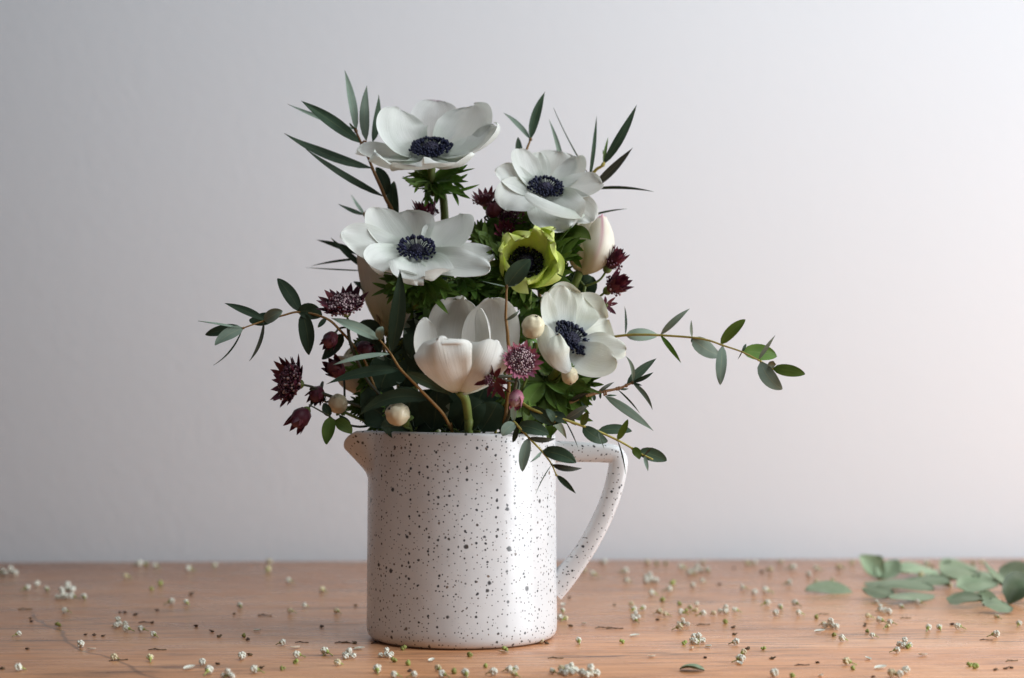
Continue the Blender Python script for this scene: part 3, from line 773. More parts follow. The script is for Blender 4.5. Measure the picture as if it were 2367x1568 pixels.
anemone('cream stained white anemone tilted towards the handle beside the plump berry', PW('7', 650, 605, -.034), (.58, -.56, .60),
        [((500, 280, .010), (590, 62, .008), 140, (.3, -.9, .2), {}),
         ((800, 420, .018), (1015, 385, .022), 290, (-.1, -1, .15), {'cup': .30}),
         ((590, 300, .012), (760, 125, .014), 250, (.15, -1, .15), {'cup': .28}),
         ((350, 380, -.002), (425, 118, -.004), 95, (.7, -.7, 0), {'cup': .3}),
         ((930, 690, -.002), (1200, 690, -.002), 140, (-.1, -.8, .6), {'ruf': .2}),
         ((850, 880, -.012), (1110, 800, -.014), 170, (-.2, -.9, .4), {'ruf': .15}),
         ((400, 720, -.020), (395, 440, -.012), 90, (-.2, -.95, 0), {'base': (640, 900, -.010), 'cup': -.3}),
         ((520, 740, -.032), (525, 548, -.022), 100, (.2, -1, .1), {'base': (665, 900, -.014), 'cup': -.35, 'ruf': .2})],
        KY=('7', -.034), coff=.022, R=.0110, seed=11, mat='stained_petal', stem_to=PW('7', 300, 1250, -.005), nst=190, dome=.0044,
        collar=[(-80, .026, -.028), (-40, .030, -.024), (-110, .024, -.028)])
# ---- the yellow one
anemone('lime yellow cupped anemone with black centre behind an oval leaf', PW('4', 680, 612, -.018), (-.12, -.96, .22),
        [(22, .0215, .0115, 14, 44, {'curl': -.15, 'ruf': .3}), (70, .0185, .0115, 22, 50, {'curl': -.15, 'ruf': .3}), (120, .0185, .0115, 20, 50, {'ruf': .25}),
         (172, .0200, .0115, 20, 54, {'ruf': .25}), (228, .0185, .0110, 22, 54, {'ruf': .25}), (280, .0188, .0115, 16, 44, {'curl': -.1, 'ruf': .3}),
         (330, .0220, .0120, 12, 40, {'curl': -.2, 'ruf': .3}), (40, .0215, .0100, 12, 36, {'curl': -.3, 'ruf': .35})],
        R=.0098, seed=14, mat='yellow_petal', amat='anther_black', stem_to=PW('4', 700, 1300, .002), nst=170, dome=.0052,
        collar=[(170, .030, .012), (140, .030, .022), (10, .030, .016), (45, .030, .022), (195, .026, -.010)])

# ---- tulips
tulip('big white tulip cupped open, just above the pitcher rim', '6', -.052, (735, 1100),
      [(650, 600, .032, 780, 172, .018, 300, (0, -1, .1), {'cup': .26, 'pf': prof(.5, .32)}),
       (1210, 720, .020, 1040, 172, .012, 300, (-.3, -1, 0), {'cup': .36, 'pf': prof(.5, .32)}),
       (240, 780, .006, 400, 375, .004, 170, (.8, -.7, 0), {'cup': .45, 'pf': prof(.5, .3)}),
       (1130, 720, -.002, 930, 290, .002, 130, (-.8, -.6, .1), {'cup': .30, 'ruf': .16, 'pf': prof(.5, .32)}),
       (570, 900, -.036, 545, 575, -.028, 285, (.12, 1, 0), {'cup': .38, 'ruf': .16, 'notch': .38, 'pf': prof(.42, .10)}),
       (1040, 940, -.030, 1085, 605, -.018, 225, (-.4, 1, 0), {'cup': .45, 'ruf': .10, 'notch': .25, 'pf': prof(.42, .12)})],
      'tulip_petal', [(800, 1180, -.048), (830, 1400, -.040)], seed=2, stem_r=.0022, stam=.012)
tulip('cream tulip bud with pink stripe leaning beside the white anemone', '4', .004, (1365, 715),
      [(1230, 430, .008, 1500, 40, .004, 195, (.4, -1, 0), {'cup': .55, 'mat': 'creamplain_petal'}),
       (1810, 500, .005, 1690, 10, .004, 140, (-1, -.2, 0), {'cup': .6, 'mat': 'creamplain_petal'}),
       (1180, 430, -.008, 1530, 20, -.004, 190, (.6, 1, 0), {'cup': .65, 'ruf': .05, 'mat': 'creamplain_petal'}),
       (1700, 540, -.022, 1640, -10, -.006, 200, (-.1, 1, 0), {'cup': .70, 'ruf': .04})],
      'cream_petal', [(1290, 900, .006), (1220, 1200, .008)], seed=4, stem_r=.0022)
tulip('tall dull cream tulip half hidden behind the ringed anemone', 'p', .030, (905, 780),
      [(875, 640, -.020, 868, 510, -.004, 62, (.2, 1, 0), {'cup': .5, 'ruf': .28, 'notch': .3}), (970, 660, -.018, 930, 530, 0, 60, (-.4, 1, 0), {'cup': .5, 'ruf': .28, 'notch': .3}),
       (825, 640, .006, 845, 490, .0, 48, (1, .2, 0), {'cup': .5, 'ruf': .28, 'notch': .3}), (900, 640, .026, 890, 500, .01, 66, (0, -1, 0), {'cup': .4, 'ruf': .25})],
      'dull_petal', [(915, 830, .030), (930, 900, .022)], seed=6, stem_r=.0030)
tulip('drooping dull white tulip behind the dark leaves above the spout', 'p', .018, (868, 925),
      [(805, 890, -.014, 775, 828, -.004, 36, (.3, 1, .5), {'cup': .5, 'ruf': .25}), (848, 875, -.014, 830, 812, -.002, 38, (0, 1, .3), {'cup': .45, 'ruf': .25}),
       (775, 890, .006, 782, 845, .004, 30, (.6, -.2, 1), {'cup': .4}), (840, 860, .016, 815, 800, .01, 42, (0, -1, 0), {'cup': .4})],
      'dull_petal', [(890, 950, .016)], seed=9, stem_r=.0026)
tulip('dull cream tulip showing in the gap behind the big white tulip', 'p', .026, (1000, 830),
      [(960, 770, -.014, 970, 690, -.004, 46, (.2, 1, 0), {'cup': .5}), (1050, 770, -.012, 1025, 695, 0, 44, (-.4, 1, 0), {'cup': .5}),
       (1000, 760, .02, 1000, 690, .01, 50, (0, -1, 0), {'cup': .4})],
      'dull_petal', [(1005, 880, .022)], seed=12, stem_r=.0026)

# ---- eucalyptus with long narrow leaves
WG = 'narrow leaved eucalyptus branches'
branch('eucalyptus_branch', 'tall narrow leaved eucalyptus branch rising behind the topmost anemone on the spout side', '1',
       [(815, 685, .016), (880, 820, .016), (965, 1010, .018), (1010, 1120, .018), (1105, 1345, .018), (1190, 1500, .018), (1330, 1900, .016), (1420, 2500, .014)],
       [(830, 690, 712, 100, 46, -14, 'p', .006, 20), (855, 840, 285, 400, 72, -14, 'd', -.010, 12), (805, 690, 150, 430, 28, 14, 'p', .010, 20),
        (925, 800, 930, 252, 56, 22, 'p', .004, -10), (985, 810, 1045, 340, 46, -18, 'd', .012, 20), (975, 1070, 120, 720, 62, 38, 'd', -.006, 18),
        (1085, 1345, 330, 870, 44, 26, 'd', -.010, 25), (1110, 1330, 1020, 1055, 62, -34, 'd', .008, 10), (1215, 1560, 1200, 1190, 58, 28, 'd', .004, 10),
        (800, 690, 760, 620, 12, 0, 'g')], seed=21, srad=.0011)
branch('eucalyptus_branch', 'short narrow leaved eucalyptus branch poking out from behind the ringed anemone', '3',
       [(745, 225, .036), (780, 420, .036), (760, 620, .034), (790, 860, .032), (880, 1300, .028), (960, 1700, .022)],
       [(760, 245, 460, 130, 30, 14, 'd', -.004), (748, 240, 600, 30, 26, 6, 'p', .03), (770, 860, 380, 500, 40, 10, 'd', .004),
        (765, 690, 215, 520, 36, -10, 'd', .016), (760, 740, 160, 808, 16, -18, 'd', .014), (780, 850, 100, 822, 10, 8, 'p', .02),
        (815, 1120, 628, 975, 46, -8, 'd', .004)], seed=22, srad=.0010)
branch('eucalyptus_branch', 'eucalyptus branch with broad dark upright leaf beside the big white tulip', '10',
       [(945, 165, -.062), (1100, 365, -.062), (1250, 590, -.060), (1500, 850, -.056), (1800, 1170, -.046), (1960, 1420, -.038)],
       [(930, 170, 270, -135, 92, -26, 'p', -.004, 12), (960, 160, 985, -20, 62, 18, 'p', -.004, -20), (1090, 372, 290, 522, 40, -36, 'p', -.006, 35),
        (1110, 345, 1232, -815, 128, -40, 'd', -.004, -14), (1265, 600, 200, 790, 92, -64, 'd', .006, 16), (1300, 620, 1960, 950, 86, 26, 'd', .010, 20),
        (1660, 1030, 655, 1225, 118, -150, 'd', .004, 12)], seed=23, srad=.0008)
branch('eucalyptus_branch', 'narrow eucalyptus sprig standing behind the curled petal anemone', '2',
       [(640, 650, .030), (590, 780, .030), (560, 1000, .030), (620, 1500, .026), (700, 2000, .020), (740, 2600, .015)],
       [(615, 645, 345, 360, 36, -24, 'p', .004, 10), (660, 640, 797, 128, 60, 28, 'd', -.004, 8), (520, 900, 500, 625, 42, 0, 'd', .0, 5),
        (1000, 1080, 835, 425, 30, -26, 'p', .004, 20)], seed=24, srad=.0011, smat='stem_brown')
branch('eucalyptus_branch', 'spiky narrow eucalyptus sprig fanning out above the cream bud', '2',
       [(1470, 800, .018), (1420, 930, .018), (1345, 985, .020), (1270, 1120, .022), (1150, 1500, .024), (1010, 2000, .020), (900, 2600, .016)],
       [(1275, 1060, 890, 305, 12, 16, 'd', .01, 40), (1275, 1100, 1358, 385, 25, -8, 'd', .004, 25), (1430, 915, 1485, 620, 20, 6, 'f', .0),
        (1425, 930, 1795, 270, 56, -18, 'd', -.004, 10), (1310, 1180, 1750, 740, 52, -10, 'o', -.010, 12), (1260, 1190, 1985, 1220, 16, 34, 'd', -.01, 40),
        (1240, 1500, 1690, 1405, 12, 18, 'd', -.006, 20), (1100, 1000, 1172, 838, 20, 0, 'd', .01), (1450, 850, 1425, 760, 12, 4, 'f')],
       seed=25, srad=.0012, smat='stem_yellow')
branch('eucalyptus_branch', 'orange stemmed narrow eucalyptus sprig reaching out over the handle', '7',
       [(1262, 1008, -.020), (1130, 1062, -.022), (920, 1105, -.026), (760, 1155, -.028), (520, 1245, -.030), (250, 1330, -.026)],
       [(1265, 985, 1190, 745, 22, -34, 'p', -.004, 10), (1180, 1015, 1495, 770, 52, 6, 'd', .006, 10), (1270, 1010, 1465, 905, 24, -6, 'd', -.004),
        (1260, 1030, 1355, 1035, 13, 3, 'd'), (1120, 1072, 1222, 1066, 13, -6, 'd'), (1262, 1038, 1455, 1275, 25, 34, 'p', -.006, 20),
        (1110, 1085, 1335, 1315, 9, 14, 'd', -.004, 30), (985, 1135, 1465, 1480, 50, 12, 'p', -.008, 8), (1000, 1130, 1110, 1130, 11, -3, 'd'),
        (930, 1110, 1080, 1000, 22, 4, 'o'), (880, 1130, 885, 1185, 18, 0, 'd'), (940, 1110, 945, 1165, 12, 0, 'd'), (830, 1140, 800, 1235, 22, 0, 'g'),
        (640, 1200, 830, 1110, 26, 10, 'o'), (700, 1180, 820, 1245, 20, 0, 'd')],
       seed=26, srad=.0011)
# ---- eucalyptus with oval leaves
branch('eucalyptus_branch', 'dark oval leaved eucalyptus spray stretching out far beyond the spout', '5',
       [(450, 528, -.030), (530, 497, -.030), (630, 462, -.028), (780, 420, -.026), (910, 393, -.024), (1090, 430, -.022), (1220, 520, -.018), (1420, 760, -.012), (1520, 1000, -.008), (1600, 1200, -.004)],
       [(440, 535, 80, 465, 13, -4, 'p', -.006, 40), (445, 525, 140, 580, 45, -12, 'd', .008, 15), (452, 520, 220, 666, 56, -16, 'p', -.006, 8),
        (440, 545, 205, 828, 11, 34, 'd', -.01, 40), (635, 458, 295, 320, 40, -6, 'd', .006, 16), (700, 425, 500, 462, 58, 6, 'd', .006, 5),
        (630, 488, 772, 385, 52, 12, 'p', -.006, 8), (625, 475, 497, 797, 19, 30, 'o', -.006, 30), (905, 390, 730, 120, 56, -14, 'd', .004, 10),
        (895, 380, 1090, 432, 66, 22, 'd', .006, 10), (930, 400, 985, 745, 66, 16, 'd', -.004, 5), (1250, 560, 1092, 778, 66, 20, 'd', .008, 12),
        (1130, 445, 1060, 520, 20, 0, 'd')],
       seed=31, srad=.0007, smat='stem_brown')
branch('eucalyptus_branch', 'small twig with two rounded green leaves beside the spout', '5',
       [(985, 1150, -.034), (1140, 1232, -.030), (1215, 1285, -.026), (1400, 1330, -.014)],
       [(1160, 1245, 1130, 1476, 58, 6, 'g', -.006, 8), (1195, 1285, 1335, 1388, 52, 16, 'g', -.004, 8), (1165, 1240, 1105, 1140, 38, 0, 'd', .004),
        (1330, 1330, 1235, 1235, 26, 0, 'd', .006)],
       seed=32, srad=.0007, smat='stem_dark')
branch('eucalyptus_branch', 'pale oval leaved eucalyptus spray stretching far out above the handle', '8',
       [(1920, 780, -.016), (1780, 692, -.016), (1590, 592, -.014), (1380, 522, -.012), (1230, 470, -.010), (1060, 440, -.008), (720, 416, -.004), (540, 410, -.002), (350, 416, .002), (130, 460, .006), (-250, 620, .010), (-700, 1000, .012), (-950, 1300, .010)],
       [(350, 410, 345, 108, 15, -10, 'd', .006, 30), (345, 416, 702, 412, 70, 3, 'p', .008, 5), (722, 405, 1035, 133, 40, 10, 'p', -.004, 14),
        (722, 425, 942, 712, 30, 10, 'g', -.006, 20), (1055, 440, 1050, 258, 19, 6, 'p', -.006, 30), (1055, 440, 1050, 495, 8, 0, 'd'),
        (1072, 445, 1352, 632, 92, -22, 'p', .008, 5), (1370, 510, 1622, 250, 57, 18, 'g', -.004, 14), (1385, 530, 1355, 942, 58, -4, 'p', -.006, 6),
        (1588, 580, 1630, 508, 16, 0, 'd'), (1588, 588, 1543, 672, 7, 0, 'd'), (1590, 590, 1957, 640, 86, 18, 'g', .006, 8),
        (1770, 680, 1937, 418, 26, 8, 'p', -.006, 25), (1770, 695, 2012, 988, 82, -34, 'p', -.004, 8), (1900, 770, 1918, 688, 44, 10, 'p', -.006),
        (1905, 772, 2252, 828, 64, 10, 'g', -.004, 5)],
       seed=33, srad=.0007, smat='stem_yellow')
branch('eucalyptus_branch', 'yellow stemmed oval eucalyptus sprig drooping across the pitcher handle', '9',
       [(2010, 870, -.046), (1850, 790, -.046), (1750, 728, -.046), (1560, 620, -.047), (1310, 505, -.048), (1110, 438, -.050), (900, 365, -.050), (740, 318, -.048), (480, 230, -.046), (280, 130, -.036), (120, 160, -.024), (0, 330, -.018)],
       [(360, 160, 425, 310, 46, 10, 'g', -.004, 20), (430, 195, 752, 425, 80, 8, 'd', -.004, 8), (755, 395, 640, 218, 52, -14, 'd', -.005, 15),
        (900, 370, 705, 255, 78, 10, 'd', .006, 5), (890, 355, 1165, 178, 56, -14, 'o', .0, 10), (885, 385, 1057, 728, 9, 14, 'd', -.006, 30),
        (1110, 470, 1187, 248, 48, 10, 'g', -.008, 10), (1120, 445, 1440, 635, 86, -32, 'd', .004, 6), (1325, 500, 1752, 505, 66, 24, 'd', .004, 6),
        (1550, 620, 1697, 353, 44, -10, 'g', -.006, 10), (1310, 505, 1395, 742, 11, 0, 'p', -.004), (1545, 625, 1665, 1058, 11, 22, 'd', -.005, 30),
        (1770, 690, 1845, 868, 54, 14, 'g', -.005, 10), (1830, 765, 2197, 886, 86, 20, 'd', .004, 5), (1895, 820, 2017, 708, 13, 0, 'o', -.005),
        (1905, 825, 1955, 1022, 28, 4, 'p', -.005, 20), (640, 290, 905, 602, 56, 34, 'p', .012, 10), (880, 360, 640, 440, 30, 0, 'd', .01)],
       seed=34, srad=.0008, smat='stem_yellow')
branch('eucalyptus_branch', 'oval eucalyptus sprig hanging down over the pitcher rim', '9',
       [(780, 1070, -.060), (715, 935, -.060), (590, 765, -.060), (425, 590, -.060), (265, 420, -.058), (225, 385, -.051), (205, 400, -.042)],
       [(225, 370, 212, 120, 40, -6, 'p', -.006, 12), (250, 405, 82, 568, 74, -26, 'p', -.006, 8), (270, 440, 215, 652, 34, 8, 'd', .002, 20),
        (275, 425, 678, 552, 90, 26, 'd', -.002, 8), (430, 585, 772, 600, 42, -26, 'o', -.004, 10), (428, 600, 340, 1028, 70, -16, 'p', -.004, 8),
        (588, 760, 438, 905, 24, 14, 'p', -.006, 15), (592, 762, 1032, 912, 94, 36, 'd', -.002, 6), (718, 932, 1108, 982, 46, -30, 'o', -.002, 8),
        (705, 940, 508, 1317, 8, -12, 'd', -.004, 30), (780, 1075, 1027, 1308, 44, 6, 'd', -.003, 8)],
       seed=35, srad=.0007, smat='stem_yellow')
branch('eucalyptus_branch', 'single upright eucalyptus twig with oval leaf before the yellow anemone', '4',
       [(438, 870, -.062), (432, 1080, -.060), (430, 1290, -.058), (455, 1560, -.054), (480, 1900, -.046), (440, 2400, -.038)],
       [(440, 900, 742, 556, 118, 22, 'd', -.004, 6), (432, 1320, 610, 1185, 24, -10, 'p', -.004), (434, 905, 108, 820, 10, 0, 'p', .004, 30),
        (434, 900, 360, 990, 18, 0, 'f', .002)],
       seed=36, srad=.0010, smat='stem_brown')

# ---- maroon astrantia
T = lambda **k: k
p = lambda x, y, Y: at(x, y, Y)
astrantia('maroon astrantia sprig with pale speckled dome, above the long pale leaf',
          [p(803, 742, -.020), p(812, 800, -.016), p(850, 880, -.010), p(900, 940, -.006)],
          [(p(800, 722, -.030), (-.12, -.62, .78), .0140, T(elev=28, n=13, florets=190, pale=.55, domef=.72, rows=2)),
           (p(772, 775, -.018), (-.3, -.6, -.5), .0098, T(bud=True)),
           (p(838, 800, -.010), (.3, -.7, -.3), .0100, T(bud=True))], seed=41)
astrantia('dark maroon astrantia sprig turned outward, lowest flower beyond the spout',
          [p(716, 898, -.012), p(760, 915, -.010), p(820, 935, -.006), p(880, 960, -.004)],
          [(p(690, 888, -.018), (-.72, -.58, .16), .0150, T(elev=26, n=14, florets=150, pale=.22, domef=.68, rows=2)),
           (p(708, 950, -.014), (-.45, -.5, -.65), .0122, T(bud=True)),
           (p(738, 900, -.006), (-.2, -.7, -.6), .0100, T(bud=True)),
           (p(748, 925, -.004), (-.3, -.6, .2), .0060, T(elev=52, n=10, florets=16, pale=.1)),
           (p(784, 862, -.002), (-.2, -.8, .3), .0120, T(bud=True))], seed=42)
astrantia('pink faced astrantia sprig with buds against the big white tulip',
          [p(1196, 870, -.058), p(1190, 900, -.052), p(1180, 950, -.044), p(1165, 985, -.036)],
          [(p(1203, 839, -.066), (.18, -.93, .22), .0098, T(elev=16, n=18, florets=150, pale=.6, domef=.72, mat='bract_pink', rows=2)),
           (p(1140, 876, -.070), (-.45, -.80, -.25), .0094, T(elev=10, n=7, florets=26, pale=.0, domef=.3)),
           (p(1152, 890, -.064), (-.1, -.6, -.75), .0070, T(elev=30, n=6, florets=10, pale=.0)),
           (p(1196, 908, -.064), (-.15, -.65, -.7), .0095, T(bud=True, mat='bract_pink')),
           (p(1168, 862, -.060), (.1, -.4, .8), .0060, T(elev=50, n=8, florets=8, pale=.1))], seed=43)
astrantia('maroon astrantia cup between the topmost and the ringed anemone',
          [p(988, 528, .012), p(1000, 600, .014), p(1020, 760, .014), p(1030, 900, .012)],
          [(p(986, 512, .008), (-.08, -.25, .96), .0125, T(elev=58, n=13, florets=60, pale=.2, domef=.6))], seed=44)
astrantia('maroon astrantia pair among the green leaves below the top anemone collar',
          [p(1150, 520, .010), p(1160, 600, .012), p(1150, 760, .014), p(1120, 900, .012)],
          [(p(1124, 478, .004), (-.15, -.45, .88), .0105, T(elev=42, n=13, florets=60, pale=.25, domef=.6)),
           (p(1133, 494, -.002), (.4, -.7, .3), .0100, T(bud=True)),
           (p(1176, 512, .002), (.2, -.75, .55), .0110, T(elev=36, n=13, florets=60, pale=.2, domef=.6)),
           (p(1166, 545, -.004), (0, -.8, .4), .0085, T(elev=52, n=12, florets=20, pale=.1))], seed=45)
astrantia('crimson astrantia pair leaning out under the cream tulip bud',
          [p(1352, 662, .004), p(1345, 700, .004), p(1310, 800, .004), p(1260, 920, .004)],
          [(p(1404, 622, .000), (.55, -.35, .76), .0125, T(elev=66, n=15, florets=50, pale=.1, domef=.5, rows=2)),
           (p(1404, 672, -.004), (.62, -.45, .40), .0125, T(elev=62, n=15, florets=50, pale=.1, domef=.5, rows=2)),
           (p(1400, 706, -.004), (.5, -.7, -.4), .0068, T(elev=18, n=7, florets=12, pale=.1)),
           (p(1300, 590, .006), (.2, -.8, .3), .0070, T(elev=40, n=9, florets=12, pale=.1))], seed=46, smat='stem_green')

# ---- berries
berry('plump cream berry against the cream stained anemone', p(1232, 756, -.052), (.25, -.5, .75), .0056, [p(1240, 800, -.040), p(1215, 880, -.030), p(1180, 960, -.026)], 51)
berry('small pale berry hanging under the cream stained anemone', p(1317, 868, -.046), (.1, -.4, -.9), .0042, [p(1315, 850, -.036), p(1290, 880, -.026), p(1230, 960, -.02)], 52)
berry('cream berry over the dark gap above the pitcher rim', p(919, 957, -.046), (-.6, -.7, .4), .0058, [p(935, 985, -.036), p(950, 992, -.032)], 53)
berry('shaded cream berry near the spout under the dark leaves', p(781, 934, -.010), (-.2, -.7, .5), .0050, [p(800, 955, -.004), p(850, 975, .0)], 54)

# ---- leafy filler low in the bouquet
def filler(label, pts, fronds, leaves=(), seed=1):
    path = crom(pts + into_jug(pts[-1], seed), 6)
    root = thing('foliage_stem', path[-1], label, 'foliage')
    mb = MB(); mb.tube(path, .0013, 7)
    for b, t, *_ in list(fronds) + list(leaves):
        q = min(path[:-10], key=lambda v: (v - b).length); mb.tube(crom([q, (q + b) / 2 + Vector((0, 0, .002)), b], 4), .0007, 5)
    mb.build('stem', [M['stem_green']], root)
    for k, (b, t, *o) in enumerate(fronds): frond(root, b, t, o[0] if o else 60, 6, .15, seed * 7 + k)
    r = random.Random(seed)
    for b, t, hw, mt in leaves:
        lb = MB(); c = (b + t) / 2 + Vector((r.uniform(-.004, .004), r.uniform(-.006, .0), r.uniform(0, .006)))
        blade(lb, b, c, t, hw, (r.uniform(-.3, .3), -1, .3), r.uniform(-20, 20), LANCE if hw < .006 else OVAL, nu=10, nv=4, ruf=.1, seed=seed)
        lb.build('leaf', [M[mt + '_top'], M['euc_under' if mt != 'green' else 'green_under']], root)
    return root
filler('frilly green leaves filling the gap between the yellow and the ringed anemone',
       [p(1120, 590, .008), p(1115, 700, .010), p(1100, 850, .012), p(1090, 950, .01)],
       [(p(1150, 590, -.004), p(1105, 500, -.006)), (p(1140, 590, -.006), p(1075, 560, -.012)), (p(1170, 560, .0), p(1230, 490, .0)),
        (p(1110, 660, -.014), p(1040, 680, -.026)), (p(1130, 690, -.012), p(1170, 690, -.030)), (p(1110, 700, -.008), p(1010, 720, -.020))],
       [(p(1120, 640, -.010), p(1160, 700, -.02), .009, 'green'), (p(1100, 700, .0), p(1180, 730, -.016), .010, 'euc'),
        (p(1090, 720, .0), p(980, 640, .0), .006, 'euc'), (p(1100, 740, .0), p(960, 760, -.004), .007, 'euc')], 61)
filler('frilly green leaves under the curled petal anemone beside the cream bud',
       [p(1285, 560, .012), p(1275, 680, .012), p(1240, 850, .012), p(1200, 950, .01)],
       [(p(1270, 570, .006), p(1330, 500, .0)), (p(1280, 580, .006), p(1360, 545, -.010)), (p(1255, 560, .006), p(1240, 490, .0)),
        (p(1245, 690, .010), p(1190, 715, -.012)), (p(1280, 640, .01), p(1330, 610, .0))],
       [(p(1285, 552, .004), p(1366, 555, -.022), .0045, 'green'), (p(1225, 715, .004), p(1195, 800, -.010), .008, 'green'),
        (p(1300, 690, .012), p(1370, 640, .008), .009, 'euc')], 62)
filler('broad serrated green leaves under the cream stained anemone',
       [p(1260, 880, .004), p(1240, 940, .0), p(1210, 985, -.006)],
       [(p(1250, 850, -.004), p(1262, 925, -.030), 40), (p(1230, 850, -.004), p(1285, 930, -.022), 40), (p(1310, 890, .0), p(1405, 885, -.008), 55), (p(1290, 900, .0), p(1385, 920, -.010), 55),
        (p(1250, 930, -.006), p(1330, 960, -.012), 50), (p(1220, 930, -.010), p(1200, 985, -.034), 50), (p(1225, 800, .006), p(1250, 860, -.010), 50)],
       [(p(1250, 830, .0), p(1262, 915, -.022), .012, 'green'), (p(1230, 920, -.012), p(1300, 975, -.02), .006, 'euc'), (p(1200, 860, .0), p(1240, 940, -.01), .010, 'green')], 63)
filler('feathery bright green leaves between the ringed anemone and the big tulip',
       [p(1040, 640, -.004), p(1045, 720, .0), p(1060, 850, .004), p(1070, 940, .004)],
       [(p(1010, 650, -.012), p(940, 690, -.024), 55), (p(1050, 650, -.012), p(1110, 690, -.030), 55), (p(1030, 660, -.010), p(1000, 735, -.024), 45), (p(1080, 650, -.008), p(1165, 660, -.022), 50),
        (p(1000, 700, .0), p(930, 760, -.010), 50), (p(1090, 700, -.004), p(1150, 760, -.020), 50), (p(960, 660, -.004), p(880, 665, -.014), 50)],
       [(p(1000, 720, .0), p(950, 830, -.010), .009, 'euc'), (p(980, 700, .0), p(1000, 800, -.004), .009, 'euc')], 65)
filler('lacy green leaves tucked under the topmost anemone and the maroon pair',
       [p(1130, 560, .016), p(1135, 650, .016), p(1120, 800, .016), p(1100, 940, .014)],
       [(p(1120, 560, .006), p(1080, 500, .0), 55), (p(1140, 560, .004), p(1150, 480, .0), 50), (p(1160, 580, .0), p(1215, 520, -.006), 55), (p(1110, 600, .0), p(1060, 600, -.010), 55),
        (p(1200, 560, .004), p(1265, 520, .0), 55), (p(1280, 600, .006), p(1330, 560, .0), 50)], [], 66)
filler('dark feathery leaves tucked behind the astrantia above the spout',
       [p(860, 800, .010), p(880, 860, .010), p(910, 930, .008), p(930, 975, .004)],
       [(p(860, 800, .006), p(800, 830, .0), 55), (p(870, 850, .004), p(790, 900, -.004), 50), (p(890, 900, .004), p(830, 950, -.006), 55), (p(900, 820, .004), p(950, 780, .0), 55), (p(860, 930, .006), p(800, 960, .0), 50)],
       [(p(880, 820, .004), p(840, 740, .0), .007, 'euc'), (p(900, 880, .0), p(850, 980, -.006), .009, 'euc'), (p(920, 840, .002), p(880, 900, -.008), .010, 'euc')], 67)
filler('dark drooping foliage packed between the tulip stem and the spout',
       [p(960, 880, .0), p(965, 930, .0), p(985, 985, .0)],
       [(p(900, 960, .0), p(830, 985, -.004), 55), (p(930, 940, -.006), p(870, 930, -.014), 50), (p(860, 960, .01), p(815, 960, .004), 55), (p(980, 960, -.012), p(1010, 985, -.03), 50)],
       [(p(950, 990, -.02), p(1050, 930, -.030), .010, 'euc'), (p(900, 992, -.014), p(840, 940, -.006), .010, 'euc'), (p(960, 992, -.028), p(880, 985, -.034), .008, 'euc'),
        (p(1000, 998, -.03), p(1010, 900, -.03), .010, 'euc'), (p(1060, 998, -.034), p(1120, 930, -.034), .010, 'euc'), (p(1110, 998, -.034), p(1150, 930, -.034), .008, 'euc'),
        (p(930, 900, .0), p(960, 800, .0), .010, 'euc'), (p(950, 880, .0), p(930, 780, .004), .010, 'euc'), (p(940, 998, -.026), p(960, 900, -.024), .012, 'euc'),
        (p(1030, 998, -.020), p(1090, 900, -.020), .012, 'euc'), (p(1080, 998, -.01), p(1130, 880, -.01), .012, 'euc'), (p(880, 998, .01), p(880, 900, .01), .010, 'euc'),
        (p(990, 998, .01), p(1000, 900, .01), .014, 'euc'), (p(1100, 1000, .01), p(1100, 880, .01), .014, 'euc'), (p(1160, 1000, .0), p(1180, 900, -.01), .012, 'euc')], 64)

# ================================================================== on the tabletop
def lay(o, x, y, z, rz, s):
    o.location = (x, y, z); o.rotation_euler = (0, 0, rz); o.scale = (s, s, s)

